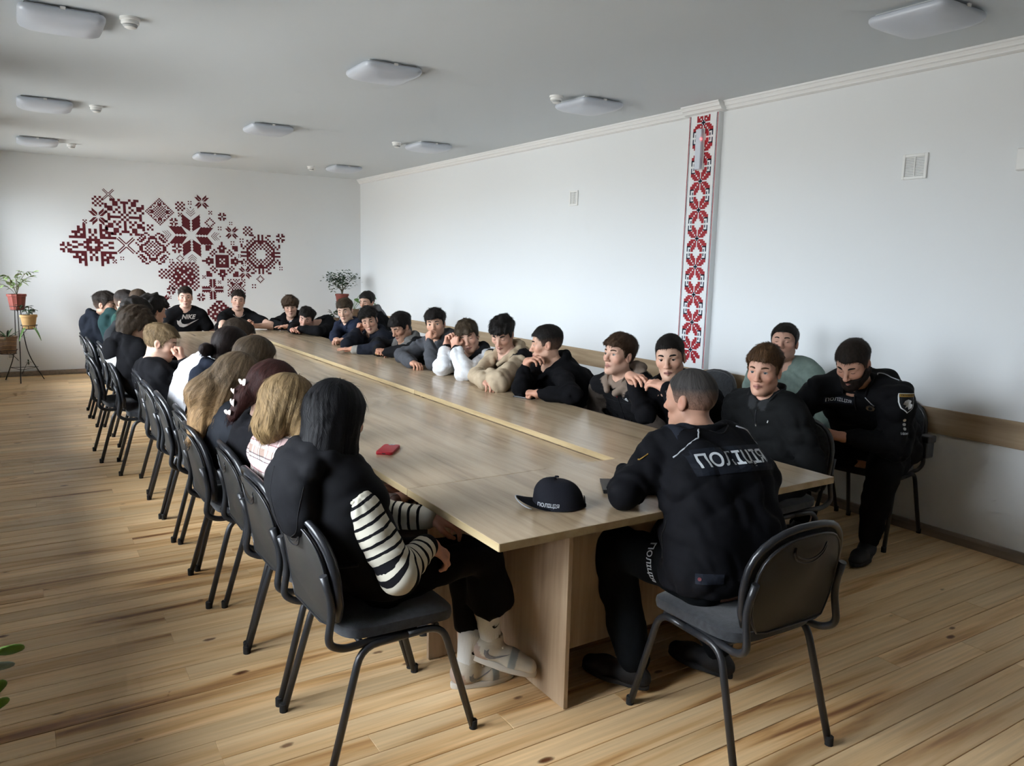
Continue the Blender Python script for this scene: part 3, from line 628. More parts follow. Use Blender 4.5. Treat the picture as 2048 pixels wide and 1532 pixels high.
def surfnet(Fn, lo, hi, h):
    lo = np.asarray(lo, f32); n = (np.ceil((np.asarray(hi, f32) - lo) / (4 * h)).astype(int)) + 1
    ax = [np.arange(k + 1, dtype=f32) * 4 * h + lo[i] for i, k in enumerate(n)]
    G = np.stack(np.meshgrid(*ax, indexing='ij'), -1).reshape(-1, 3); D0 = Fn(G).reshape(n + 1)
    A = np.abs(D0); m = A[:-1, :-1, :-1]
    for dx in (0, 1):
        for dy in (0, 1):
            for dz in (0, 1): m = np.minimum(m, A[dx:n[0] + dx, dy:n[1] + dy, dz:n[2] + dz])
    act = m < 5.2 * h
    nf = n * 4 + 1; D = np.full(nf, 1.0, f32)
    sg = np.repeat(np.repeat(np.repeat(D0[:-1, :-1, :-1], 4, 0), 4, 1), 4, 2); D[:-1, :-1, :-1] = np.where(sg < 0, -1, 1)
    msk = np.zeros(nf, bool); a4 = np.repeat(np.repeat(np.repeat(act, 4, 0), 4, 1), 4, 2)
    for dx in (0, 1):
        for dy in (0, 1):
            for dz in (0, 1): msk[dx:nf[0] - 1 + dx, dy:nf[1] - 1 + dy, dz:nf[2] - 1 + dz] |= a4
    idx = np.nonzero(msk); P = np.stack(idx, -1).astype(f32) * h + lo; D[idx] = Fn(P)
    S = D < 0; cm = np.zeros(nf - 1, np.int8)
    for dx in (0, 1):
        for dy in (0, 1):
            for dz in (0, 1): cm += S[dx:nf[0] - 1 + dx, dy:nf[1] - 1 + dy, dz:nf[2] - 1 + dz]
    cells = np.stack(np.nonzero((cm > 0) & (cm < 8)), -1)
    if len(cells) == 0: return np.zeros((0, 3), f32), np.zeros((0, 4), np.int32)
    vid = np.full(nf - 1, -1, np.int32); vid[tuple(cells.T)] = np.arange(len(cells))
    acc = np.zeros((len(cells), 3), f32); cnt = np.zeros(len(cells), f32)
    for axis in range(3):
        o1, o2 = [i for i in range(3) if i != axis]
        for u in (0, 1):
            for v in (0, 1):
                c0 = cells.copy(); c0[:, o1] += u; c0[:, o2] += v; c1 = c0.copy(); c1[:, axis] += 1
                d0 = D[tuple(c0.T)]; d1 = D[tuple(c1.T)]; x = (d0 < 0) != (d1 < 0); t = d0[x] / (d0[x] - d1[x]); q = c0[x].astype(f32); q[:, axis] += t; acc[x] += q; cnt[x] += 1
    V = acc / cnt[:, None] * h + lo; F = []
    for axis in range(3):
        o1, o2 = (axis + 1) % 3, (axis + 2) % 3
        sl0 = [slice(None)] * 3; sl1 = [slice(None)] * 3; sl0[axis] = slice(0, -1); sl1[axis] = slice(1, None)
        s0 = S[tuple(sl0)]; s1 = S[tuple(sl1)]; e = np.stack(np.nonzero(s0 != s1), -1)
        ok = (e[:, o1] > 0) & (e[:, o2] > 0) & (e[:, o1] < nf[o1] - 1) & (e[:, o2] < nf[o2] - 1); e = e[ok]; inn = s0[tuple(e.T)]
        def at(a, b): q = e.copy(); q[:, o1] -= a; q[:, o2] -= b; return vid[tuple(q.T)]
        f = np.stack([at(1, 1), at(0, 1), at(0, 0), at(1, 0)], -1); f[~inn] = f[~inn][:, ::-1]; F.append(f)
    F = np.concatenate(F); F = F[(F >= 0).all(1)]
    return V, F
def bbox(prims, pad):
    lo = np.full(3, 9e9); hi = -lo
    for p in prims:
        if kof(p) < 0: continue
        if p[0] == 'c':
            for q, r in ((p[1], p[3]), (p[2], p[4])): lo = np.minimum(lo, q - r); hi = np.maximum(hi, q + r)
        else: r = max(p[2]) if p[3] is not None else p[2]; lo = np.minimum(lo, p[1] - r); hi = np.maximum(hi, p[1] + r)
    return lo - pad, hi + pad
def largest(V, F):
    """keep the biggest connected piece"""
    n = len(V); lab = np.arange(n)
    E = np.concatenate([F[:, [0, 1]], F[:, [1, 2]], F[:, [2, 3]], F[:, [3, 0]]])
    while True:
        m = np.minimum(lab[E[:, 0]], lab[E[:, 1]]); l2 = lab.copy(); np.minimum.at(l2, E[:, 0], m); np.minimum.at(l2, E[:, 1], m); l2 = l2[l2]
        if (l2 == lab).all(): break
        lab = l2
    u, c = np.unique(lab[F[:, 0]], return_counts=True); keep = lab == u[c.argmax()]
    mp = np.cumsum(keep) - 1; return V[keep], mp[F[keep[F[:, 0]]]]
def set_attr(o, name, data, typ='FLOAT_COLOR'):
    a = o.data.attributes.new(name, typ, 'POINT')
    if typ == 'FLOAT_COLOR':
        d = np.ones((len(data), 4), f32); d[:, :3] = data; a.data.foreach_set('color', d.ravel())
    else: a.data.foreach_set('vector', np.asarray(data, f32).ravel())

def attr_mat(name, rough=.8, spec=.25, bump=.25, bscale=350, sheen=.0, sss=0.0, var=.10):
    m = bpy.data.materials.new(name); m.use_nodes = True; N, L = nodes_of(m); b = N['Principled BSDF']
    at = N.new('ShaderNodeAttribute'); at.attribute_name = 'col'; tc = N.new('ShaderNodeTexCoord')
    nz = N.new('ShaderNodeTexNoise'); nz.inputs['Scale'].default_value = 30; nz.inputs['Detail'].default_value = 4; L.new(tc.outputs['Object'], nz.inputs[0])
    mr = N.new('ShaderNodeMapRange'); mr.inputs[1].default_value = .3; mr.inputs[2].default_value = .7; mr.inputs[3].default_value = 1 - var; mr.inputs[4].default_value = 1 + var; L.new(nz.outputs[0], mr.inputs[0])
    sc = N.new('ShaderNodeVectorMath'); sc.operation = 'SCALE'; L.new(at.outputs['Color'], sc.inputs[0]); L.new(mr.outputs[0], sc.inputs['Scale']); L.new(sc.outputs[0], b.inputs['Base Color'])
    b.inputs['Roughness'].default_value = rough; b.inputs['Specular IOR Level'].default_value = spec
    if sheen: b.inputs['Sheen Weight'].default_value = sheen
    if sss: b.inputs['Subsurface Weight'].default_value = sss; b.inputs['Subsurface Radius'].default_value = (.01, .004, .002)
    if bump:
        n2 = N.new('ShaderNodeTexNoise'); n2.inputs['Scale'].default_value = bscale; L.new(tc.outputs['Object'], n2.inputs[0]); bp = N.new('ShaderNodeBump'); bp.inputs['Strength'].default_value = bump; bp.inputs['Distance'].default_value = .002
        L.new(n2.outputs[0], bp.inputs['Height']); L.new(bp.outputs[0], b.inputs['Normal'])
    return m
def hair_mat(name):
    m = bpy.data.materials.new(name); m.use_nodes = True; N, L = nodes_of(m); b = N['Principled BSDF']
    at = N.new('ShaderNodeAttribute'); at.attribute_name = 'col'; st = N.new('ShaderNodeAttribute'); st.attribute_name = 'strand'
    mp = N.new('ShaderNodeMapping'); mp.inputs['Scale'].default_value = (420, 420, 7); L.new(st.outputs['Vector'], mp.inputs[0])
    nz = N.new('ShaderNodeTexNoise'); nz.inputs['Scale'].default_value = 1; nz.inputs['Detail'].default_value = 3; L.new(mp.outputs[0], nz.inputs[0])
    mp2 = N.new('ShaderNodeMapping'); mp2.inputs['Scale'].default_value = (70, 70, 4); L.new(st.outputs['Vector'], mp2.inputs[0])
    n3 = N.new('ShaderNodeTexNoise'); n3.inputs['Scale'].default_value = 1; n3.inputs['Detail'].default_value = 2; L.new(mp2.outputs[0], n3.inputs[0])
    ad = N.new('ShaderNodeMath'); L.new(nz.outputs[0], ad.inputs[0]); L.new(n3.outputs[0], ad.inputs[1])
    mr = N.new('ShaderNodeMapRange'); mr.inputs[1].default_value = .75; mr.inputs[2].default_value = 1.3; mr.inputs[3].default_value = .55; mr.inputs[4].default_value = 1.45; L.new(ad.outputs[0], mr.inputs[0])
    sc = N.new('ShaderNodeVectorMath'); sc.operation = 'SCALE'; L.new(at.outputs['Color'], sc.inputs[0]); L.new(mr.outputs[0], sc.inputs['Scale']); L.new(sc.outputs[0], b.inputs['Base Color'])
    b.inputs['Roughness'].default_value = .6; b.inputs['Specular IOR Level'].default_value = .16
    bp = N.new('ShaderNodeBump'); bp.inputs['Strength'].default_value = .55; bp.inputs['Distance'].default_value = .004; L.new(ad.outputs[0], bp.inputs['Height']); L.new(bp.outputs[0], b.inputs['Normal'])
    return m
M['skin'] = attr_mat('skin', .55, .35, .06, 500, var=.05)
M['cloth'] = attr_mat('cotton_cloth', .95, .08, .35, 420)
M['nylon'] = attr_mat('nylon_shell_cloth', .78, .09, .2, 120)
M['denim'] = attr_mat('trouser_cloth', .95, .07, .3, 500)
M['shoe'] = attr_mat('shoe_leather', .6, .3, .12, 250)
M['hair'] = hair_mat('hair_strands')
M['lash'] = mat('dark_lash', (.012, .009, .008), .7, .2)
M['sole'] = mat('shoe_sole', (.02, .02, .021), .7, .2); M['sole_white'] = mat('white_shoe_sole', (.52, .49, .43), .6, .3)
def eye_mat(name, iris):
    m = bpy.data.materials.new(name); m.use_nodes = True; N, L = nodes_of(m); b = N['Principled BSDF']; tc = N.new('ShaderNodeTexCoord'); sx = N.new('ShaderNodeSeparateXYZ'); L.new(tc.outputs['Object'], sx.inputs[0])
    dv = N.new('ShaderNodeMath'); dv.operation = 'DIVIDE'; dv.inputs[1].default_value = .0125; L.new(sx.outputs['Y'], dv.inputs[0])
    r = ramp(N, [(.80, (.55, .51, .48)), (.83, iris), (.945, iris), (.955, (.004, .004, .004))]); L.new(dv.outputs[0], r.inputs[0]); L.new(r.outputs[0], b.inputs['Base Color']); b.inputs['Roughness'].default_value = .12; return m
M['eye_brown'] = eye_mat('brown_eye', (.035, .016, .008)); M['eye_grey'] = eye_mat('grey_eye', (.075, .09, .10))
_eb = bmesh.new(); bmesh.ops.create_uvsphere(_eb, u_segments=16, v_segments=12, radius=.0125); EYE = {}
for k_ in ('eye_brown', 'eye_grey'):
    me = bpy.data.meshes.new('eye'); _eb.to_mesh(me); me.polygons.foreach_set('use_smooth', [True] * len(me.polygons)); me.materials.append(M[k_]); EYE[k_] = me

def head_prims(w=1.0, jaw=1.0, nose=1.0, opn=1.0):
    P = [el((0, -.012, .032), (.0755 * w, .098, .088)), el((0, .026, .0), (.064 * w, .064, .078), .03), el((0, .035, -.06), (.049 * w, .054, .055), .02)]
    for s in (-1, 1):
        P += [rc((s * .050 * w, -.004, -.052), (s * .018, .066, -.098), .021 * jaw, .017 * jaw, .025), el((s * .043 * w, .056, -.022), (.023, .023, .021), .02), rc((s * .012, .0835, .023), (s * .047, .067, .022), .0095, .0085, .012)]
    P += [el((0, .076, -.098), (.019 * jaw, .017, .017), .015)]
    for s in (-1, 1): P += [('e', A3(s * .032, .097, .003), A3(.018, .015, .011), None, -.010, 0, 0)]
    P += [rc((0, .087, .013), (0, .105 * nose, -.026), .0085, .0105, .010), el((0, .1085 * nose, -.033), (.0125, .012, .0098), .008)]
    for s in (-1, 1):
        P += [el((s * .0125, .097, -.036), (.008, .010, .0072), .006), rc((0, .0935, -.0605), (s * .022, .083, -.0645), .0062, .003, .006), rc((0, .0925, -.0725), (s * .019, .082, -.0675), .0072, .003, .006)]
        P += [el((s * .0785 * w, -.010, -.006), (.0085, .019, .031), .006, [[1, 0, 0], [0, .96, -.26], [0, .26, .96]]), ('e', A3(s * .0875 * w, -.004, -.004), A3(.007, .009, .016), None, -.006, 0, 0)]
    return P
def lids(q, d, opn):
    for s in (-1, 1):
        x = np.sqrt(((q - A3(s * .0315, .0735, .003)) ** 2).sum(1)) - .0146
        zc = q[:, 2] - .003 - (q[:, 0] * s - .0315) * -.10
        up = np.maximum(x, (-.0065 + .0112 * opn) - zc); lw = np.maximum(x, zc + .0058)
        d = smin(d, np.minimum(up, lw), .003)
    return d
def hairline(y, fr=0.0, back=0.0, side=0.0):
    return np.interp(y, [-.13, -.06, -.025, -.008, .012, .026, .04, .06, .075, .12], [-.075 - back, -.07 - back, -.05 - back * .6 - side * .3, .012 - side, -.012 - side, -.005 - side, .035 - side * .5, .054 - fr * .55, .060 - fr, .060 - fr])

class Person: pass
PEOPLE = {}
HANDS = {'relaxed': (22, 30, 20, .5), 'fist': (78, 92, 60, 1.0), 'flat': (4, 8, 6, .2), 'grip': (48, 58, 38, .8), 'loose': (35, 45, 30, .6)}
def hand_prims(W, d, n, right, pose, sc=1.0):
    d = unit(d); n = unit(np.asarray(n, f32) - d * float(np.dot(d, n))); s = np.cross(d, n) * (1 if right else -1)
    a1, a2, a3, th = HANDS[pose] if isinstance(pose, str) else pose
    palm = []; fing = []; W = A3(W)
    for i in range(4):
        B = W + (d * .014 + s * (.018 - .0115 * i)) * sc; K = W + (d * (.086, .089, .084, .075)[i] + s * (.030 - .0200 * i) + n * (-.003 if i in (1, 2) else .001)) * sc
        palm.append(rc(B, K, .0135 * sc, .0108 * sc, .014)); L = (.068, .076, .071, .056)[i] * sc; cur = K; ang = 0.0
        da = 6 * math.sin(i * 2.1 + W[0] * 9)
        for seg, (a, fr) in enumerate(((a1 + da + i * 2, .46), (a2, .30), (a3, .24))):
            ang += math.radians(a); dr = d * math.cos(ang) + n * math.sin(ang) + s * (.07 * (1.5 - i) * max(0, math.cos(ang)))
            nx = cur + unit(dr) * L * fr; r0 = (.0089, .0082, .0076)[seg] * sc * (.9 if i == 3 else 1); fing.append(rc(cur, nx, r0, r0 * .93, .006 if seg else .008)); cur = nx
    T0 = W + (d * .020 + s * .020 + n * .006) * sc; T1 = T0 + unit(d * .62 + s * (.78 - .3 * th) + n * (.15 + .45 * th)) * .046 * sc
    T2 = T1 + unit(d * .85 + s * (.30 - .55 * th) + n * (.15 + .35 * th)) * .034 * sc; T3 = T2 + unit(d * .9 - s * (.1 + .45 * th) + n * (.1 + .2 * th)) * .026 * sc
    palm += [rc(T0, T1, .0145 * sc, .0118 * sc, .012)]; fing += [rc(T1, T2, .0110 * sc, .0098 * sc, .006), rc(T2, T3, .0098 * sc, .0080 * sc, .006)]
    return palm + fing
def ik(S, W, pole, l1, l2):
    S, W = A3(S), A3(W); v = W - S; D = float(np.linalg.norm(v)); D2 = min(D, (l1 + l2) * .995); dr = v / (D + 1e-9)
    W = S + dr * D2; a = (l1 * l1 - l2 * l2 + D2 * D2) / (2 * D2); h = math.sqrt(max(l1 * l1 - a * a, 1e-6)); p = np.asarray(pole, f32); p = p - dr * float(p @ dr); return S + dr * a + unit(p) * h, W

def person(key, label, hip, face, head, look, roll=0, hands=None, top='hoodie', cols=None, hair=None, skin=(.50, .30, .215), seed=0, res=1.0, fres=None, build=1.0,
           legs=None, neck=None, eyes='eye_brown', opn=.8, hs=1.0, bow=.05, shoulders=(0, 0), tl=None, sleeve=True, legs_on=True, extra=None, shoe_cols=None, head_w=.94, jaw=.92, mouth=(.36, .14, .12)):
    """hip (x, y[, z]); face: degrees from +X the chest points to; head centre at eye level; look: gaze vector"""
    base = A3(hip[0], hip[1], 0); hz = hip[2] if len(hip) > 2 else .565; Hp = A3(hip[0], hip[1], hz); fa = math.radians(face); fwd = A3(math.cos(fa), math.sin(fa), 0); rt = A3(math.sin(fa), -math.cos(fa), 0); up = A3(0, 0, 1)
    C = A3(head); cols = dict(dict(body=(.012, .012, .014), sleeve=None, hood=None, cuff=None, collar=None, trousers=(.012, .012, .015), shoe=(.015, .015, .017), inner=None), **(cols or {}))
    lk = unit(look); hx = unit(np.cross(lk, up)); hzv = np.cross(hx, lk); ro = math.radians(roll); hx, hzv = hx * math.cos(ro) + hzv * math.sin(ro), hzv * math.cos(ro) - hx * math.sin(ro); HM = np.stack([hx, lk, hzv], 1).astype(f32)
    Nk = A3(neck) if neck is not None else C - fwd * .048 - up * .145
    p = Person(); p.key, p.base, p.fwd, p.rt, p.C, p.HM, p.N, p.H, p.cols, p.hs = key, base, fwd, rt, C, HM, Nk, Hp, cols, hs
    # ---- skeleton
    b = build; spine = lambda t: Hp * (1 - t) + Nk * t - fwd * bow * 4 * t * (1 - t)
    lv = [(0, .072, .108), (.30, .058, .097), (.68, .076, .101), (.90, .080, .075)]
    fl = dict(police=(.016, .016, .004), hoodie=(.012, .006, 0), jacket=(.014, .010, 0)).get(top, (.006, 0, 0))
    def torso(g, c, lo=0):
        out = []
        for s in (-1, 1):
            q = [(spine(t) + rt * s * w_ * b, (r_ * b + g + fl[min(i_, 2)] * (g > 0))) for i_, (t, w_, r_) in enumerate(lv[lo:])]
            for (a, r1), (e_, r2) in zip(q, q[1:]): out.append(rc(a, e_, r1, r2, .05, c))
        q = [(spine(t), (r_ * b + g) * 1.01) for t, w_, r_ in lv[lo:]]
        for (a, r1), (e_, r2) in zip(q, q[1:]): out.append(rc(a, e_, r1, r2, .05, c))
        return out
    Sh = {}
    for i, s in enumerate((-1, 1)):   # left, right
        Sh['LR'[i]] = Nk + rt * s * (.158 if top != 'vest' else .150) * b - up * (.058 - shoulders[i]) + fwd * .012
    ysh = .62 if top == 'vest' else 1.0
    def yoke(g, c):
        out = []
        for s, k_ in ((-1, 'L'), (1, 'R')):
            out += [rc(spine(.88) + rt * s * .07 * b, Sh[k_] * ysh + spine(.88) * (1 - ysh), .068 * b + g, .050 * b + g, .045, c), rc(Nk - up * .03 - fwd * .01, Sh[k_] * .62 + Nk * .38 - up * .008, .044 + g * .5, .040 + g * .6, .045, c)]
        return out
    hands = hands or {}; arm = {}
    for k_ in 'LR':
        s = -1 if k_ == 'L' else 1; hsp = dict(dict(w=None, pole=None, pose='relaxed', d=None, n=(0, 0, -1)), **hands.get(k_, {}))
        if hsp['w'] is None: hsp['w'] = tuple(Hp + fwd * .26 + rt * s * .10 + up * .075)
        pole = hsp['pole'] if hsp['pole'] is not None else tuple(rt * s * .6 - up * .8 - fwd * .3)
        E_, W_ = ik(Sh[k_], hsp['w'], pole, .285 * b ** .5, .255 * b ** .5)
        if hsp.get('e') is not None: E_, W_ = A3(hsp['e']), A3(hsp['w'])
        d = unit(hsp['d']) if hsp['d'] is not None else unit(W_ - E_); arm[k_] = (E_, W_, d, hsp)
    p.arm, p.Sh, p.spine = arm, Sh, spine
    LG = {}
    for i, (k_, s) in enumerate((('L', -1), ('R', 1))):
        hj = Hp + rt * s * .085 * b - up * .02; lg = (legs or {}).get(k_)
        kn = A3(lg[0]) if lg else hj + fwd * .42 + rt * s * .035 - up * (hz - .02 - .505); an = A3(lg[1]) if lg else kn - up * .405 + fwd * .03
        LG[k_] = (hj, kn, an, A3(lg[2]) if lg and len(lg) > 2 else fwd)
    p.legs = LG
    root = empty('person', tuple(base), label=label, cat='person'); p.root = root; p.parts = {}
    def put(nm, V, F, m, **kw): return mesh_np(nm, V - base, F, m, root, True, **kw)
    # ---- skin body
    neckp = [rc(C - hzv * .075 - lk * .022, Nk - up * .01, .053 * hs, .060 * b, .03)]
    armp = []
    for k_ in 'LR':
        E_, W_, d, hsp = arm[k_]; armp += [rc(Sh[k_], E_, .050 * b, .042 * b, .03), rc(E_, W_ - (W_ - E_) * .02, .041 * b, .027, .03)]
    legp = []
    for k_ in 'LR':
        hj, kn, an, fd = LG[k_]; legp += [rc(hj, kn, .078 * b, .055 * b, .03), rc(kn, an, .053 * b, .038, .03)]
    core = torso(0, 0) + yoke(0, 0) + armp + (legp if legs_on else [])
    hp_ = head_prims(head_w, jaw, 1.0, opn)
    loc = lambda X_: ((np.asarray(X_, f32) - C) @ HM) / hs
    nl = rc(loc(neckp[0][1]), loc(neckp[0][2]), neckp[0][3] / hs, neckp[0][4] / hs, .03)
    def Fhead(q): return lids(q, sdf(q, hp_ + [nl]), opn)
    cres = .012 if not sleeve else .027
    lo, hi = bbox(core, .03); V0, F0 = surfnet(lambda P: sdf(P, core + neckp), lo, hi, cres)
    lo, hi = bbox(hp_ + [nl], .016); V1, F1 = largest(*surfnet(Fhead, lo, hi, .0047 * (fres or res))); q = V1; V1 = (q * hs) @ HM.T + C; sk = A3(skin); c1 = np.tile(sk, (len(V1), 1))
    def blend(msk, col): return c1 * (1 - msk[:, None]) + A3(col)[None] * msk[:, None]
    g_ = lambda cx, cy, cz, r: np.exp(-(((q[:, 0] ** 2) ** .5 - cx) ** 2 + (q[:, 1] - cy) ** 2 + (q[:, 2] - cz) ** 2) / (2 * r * r))
    c1 = blend(np.clip(g_(.045, .07, -.025, .022) * .35 + g_(0, .112, -.033, .012) * .4 + g_(.083, -.008, -.006, .018) * .45, 0, 1), sk * A3(1.12, .74, .68))
    lipm = ((np.abs(q[:, 0]) < .023) & (q[:, 1] > .078) & (np.abs(q[:, 2] + .0665) < .0105 - np.abs(q[:, 0]) * .25)).astype(f32); c1 = blend(lipm * .75, mouth)
    ml = ((np.abs(q[:, 0]) < .021) & (q[:, 1] > .075) & (np.abs(q[:, 2] + .0668) < .0024)).astype(f32); c1 = blend(ml * .8, (.09, .03, .03))
    Vs = [V0, V1]; Fs = [F0, F1]; Cs = [np.tile(sk, (len(V0), 1)), c1]
    for k_ in 'LR':
        E_, W_, d, hsp = arm[k_]; hpz = hand_prims(W_, d, hsp['n'], k_ == 'R', hsp['pose'], .98 * b ** .4) + [rc(W_ + d * .015, W_ + unit(E_ - W_) * .085, .0245, .030, .02)]
        lo, hi = bbox(hpz, .014); V2, F2 = surfnet(lambda P: sdf(P, hpz), lo, hi, .0042 * max(res, .85))
        if len(F2): V2, F2 = largest(V2, F2); Vs.append(V2); Fs.append(F2); Cs.append(np.tile(sk * A3(1.06, .93, .90), (len(V2), 1)))
    tri = []; off = np.cumsum([0] + [len(v) for v in Vs])
    for i in range(1, len(Vs)):       # weld each limb to the torso, well inside the clothes
        tgt = (Nk - up * .05) if i == 1 else (arm['LR'[i - 2]][0] * .35 + arm['LR'[i - 2]][1] * .65)
        a = int(((Vs[i] - tgt) ** 2).sum(1).argmin()); dd = ((V0 - Vs[i][a]) ** 2).sum(1); j = np.argsort(dd)[:2]; tri.append((off[i] + a, int(j[0]), int(j[1])))
    V = np.concatenate(Vs); F = np.concatenate([f + o for f, o in zip(Fs, off)])
    o = put('body', V, F, M['skin'], F3=tri); set_attr(o, 'col', np.concatenate(Cs)); p.body = o
    # ---- eyes, brows
    for s in (-1, 1):
        e = bpy.data.objects.new('eye', EYE[eyes]); link(e, root); gz = HM.copy()
        mw = Matrix([list(map(float, gz[0])), list(map(float, gz[1])), list(map(float, gz[2]))]).to_4x4(); pos = C + HM @ A3(s * .0315, .0735, .003) * hs - base; mw.translation = Vector([float(x) for x in pos]); e.matrix_local = mw
        hc = A3((hair or {}).get('col', (.02, .014, .01))) * .8
        br = bez([(s * .012, .0925, .0215), (s * .024, .0925, .0275), (s * .038, .0850, .0285), (s * .051, .0705, .0225)], 3); ba = tube_vf(br, [.0022, .0036, .0042, .0044, .0044, .0042, .0038, .0034, .003, .0012], 6)
        L_ = lambda Q: [C + HM @ A3(tuple(x)) * hs - base for x in Q]
        ob = mesh_np('eyebrow', L_(ba[0]), ba[1], None, root); ob.data.materials.append(M['hair']); set_attr(ob, 'col', np.tile(hc, (len(ba[0]), 1))); set_attr(ob, 'strand', np.zeros((len(ba[0]), 3)), 'FLOAT_VECTOR')
        zl = -.0065 + .0112 * opn; ls = []
        for a in np.linspace(-1.0, 1.0, 7):
            rr_ = math.sqrt(max(.0150 ** 2 - zl ** 2, 1e-6)); ls.append((s * .0315 + rr_ * math.sin(a), .0735 + rr_ * math.cos(a), .003 + zl - .0022 * abs(a) * (1 if opn > .4 else -.5)))
        la = tube_vf(ls, .0011, 4); mesh_np('eyelash', L_(la[0]), la[1], M['lash'], root)
    # ---- hair
    if hair:
        hr = dict(dict(col=(.018, .013, .010), T=.022, S=.006, n=.003, ns=90, fr=0.0, back=0.0, side=0.0, sweep=0.0, fade=0.0, prims=None, h=.0054, only=False), **hair)
        skull = [el((0, -.012, .032), (.0755 * head_w, .098, .088)), el((0, .026, .0), (.064 * head_w, .064, .078), .03)] + ([rc((0, -.05, -.03), (0, -.045, -.085), .048, .05, .03)] if hr['back'] > .01 else [])
        wp = hr['prims']
        def Fh(q):
            top_ = np.clip((q[:, 2] - .012) / .07, 0, 1); top_ = top_ * top_ * (3 - 2 * top_); th = hr['S'] + (hr['T'] - hr['S']) * top_ + hr['sweep'] * np.clip((q[:, 1] - .02) / .07, 0, 1) * top_
            ang = np.arctan2(q[:, 0], q[:, 1] + .01); nz_ = folds(q * A3(1, 1, .55), hr['n'], hr['ns'], seed + 3) + .5 * folds(q, hr['n'], hr['ns'] * 2.1, seed + 5)
            d_ = sdf(q, skull) - th + nz_ * (.35 + .65 * top_); cut = hairline(q[:, 1], hr['fr'], hr['back'], hr['side']) - q[:, 2] + nz_ * .9
            d_ = smax(d_, cut, .010)
            if wp:
                rf = hr.get('rf', 46); x = sdf(q, wp) + nz_ + hr.get('ridge', .0) * (.6 * np.sin(ang * rf + 3 * np.sin(q[:, 2] * 18 + ang * 3)) * np.clip(.4 + np.sin(ang * 7 + q[:, 2] * 9), 0, 1) + .5 * np.sin(ang * rf * .37 + 2 * np.sin(q[:, 2] * 14))); d_ = x if hr['only'] else smin(d_, x, .02)
                if hr.get('cutface'): fcut = el(hr['cutface'][0], hr['cutface'][1]); d_ = smax(d_, -dist1(q, fcut), .012)
            return d_
        if wp:
            lo, hi = bbox(wp, .03); lo, hi = np.minimum(lo, -.13), np.maximum(hi, .16)
        else: lo, hi = (-.13, -.16, -.15), (.13, .15, .18)
        Vh, Fh_ = surfnet(Fh, lo, hi, hr['h'] * max(res, .9))
        if len(Fh_):
            q, Fh_ = largest(Vh, Fh_); Vh = (q * hs) @ HM.T + C; o = put('hair', Vh, Fh_, M['hair']); hc = np.tile(A3(hr['col']), (len(Vh), 1))
            if hr['fade']:
                f = np.clip((.052 - q[:, 2]) / .07, 0, 1) * hr['fade']; hc = hc * (1 - f[:, None]) + sk[None] * .72 * f[:, None]
            if hr.get('tip') is not None:
                f = np.clip((-.02 - q[:, 2]) / .22, 0, 1); hc = hc * (1 - f[:, None]) + A3(hr['tip'])[None] * f[:, None]
            set_attr(o, 'col', hc); ang = np.arctan2(q[:, 0], -q[:, 1] - .0); r_ = np.hypot(q[:, 0], q[:, 1]); set_attr(o, 'strand', np.stack([np.sin(ang) * .1 + .03 * np.sin(q[:, 2] * 20), np.cos(ang) * .1, q[:, 2] - r_ * .3], 1), 'FLOAT_VECTOR'); p.parts['hair'] = o
            # loose strands lying over the hair mass
            nb_ = hr.get('blades', 1700 if not wp else 1100); lb = hr.get('bl', min(.034, .008 + hr['T'] * .9) if not wp else .05)
            if hr['T'] > .005 and nb_ and res < 1.5:
                r2 = np.random.default_rng(seed + 77); me_n = np.empty(len(q) * 3, f32); o.data.vertices.foreach_get('normal', me_n); nn = me_n.reshape(-1, 3) @ HM
                idx = r2.integers(0, len(q), int(nb_ / max(res, .8))); Q = q[idx]; n2 = nn[idx]; kk = Q[:, 2] > (hairline(Q[:, 1], hr['fr'], hr['back'], hr['side']) + .004) if not wp else np.ones(len(Q), bool); Q, n2, idx = Q[kk], n2[kk], idx[kk]
                g0 = Q - A3(.0, -.045, .125) if not wp else np.tile(A3(0, -.12, -1), (len(Q), 1)); g0 = g0 + A3(0, .02, 0) * (Q[:, 2:3] > .07) + r2.normal(size=Q.shape).astype(f32) * (.018 if not wp else .16); g0 = g0 - n2 * (g0 * n2).sum(1, keepdims=True); g0 /= np.linalg.norm(g0, axis=1, keepdims=True) + 1e-6
                L_b = lb * r2.uniform(.6, 1.3, (len(Q), 1)).astype(f32); sd_ = np.cross(n2, g0) * (.0013 if not wp else .0011); lift = n2 * L_b * (.16 if not wp else .04)
                P0 = Q - n2 * .0015; P1 = Q + g0 * L_b * .5 + lift * .8; P2 = Q + g0 * L_b + lift * .6 - n2 * L_b * .1; Vb = np.stack([P0 - sd_, P0 + sd_, P1 + sd_ * .8, P1 - sd_ * .8, P2], 1).reshape(-1, 3); k5 = np.arange(len(Q))[:, None] * 5
                ob = put('hair_strands', (Vb * hs) @ HM.T + C, k5 + np.array([[0, 1, 2, 3]]), M['hair'], F3=k5 + np.array([[3, 2, 4]])); ob['kind'] = 'stuff'
                cb_ = hc[idx] * r2.uniform(.7, 1.5, (len(Q), 1)).astype(f32); set_attr(ob, 'col', np.repeat(cb_, 5, 0)); set_attr(ob, 'strand', np.repeat(Q * 3, 5, 0), 'FLOAT_VECTOR')
    # ---- top
    st = dict(hoodie=.015, sweater=.010, tee=.007, jacket=.015, shirt=.012, police=.015, vest=.022).get(top, .015)
    cb, cs = A3(cols['body']), A3(cols['sleeve'] or cols['body']); pal = [cb, cs, A3(cols['hood'] or cols['body']), A3(cols['cuff'] or (cols['sleeve'] or cols['body'])), A3(cols['collar'] or cols['body']), A3(cols['inner'] or cols['body'])]
    G = torso(st, 0) + yoke(st, 0); K_ = []
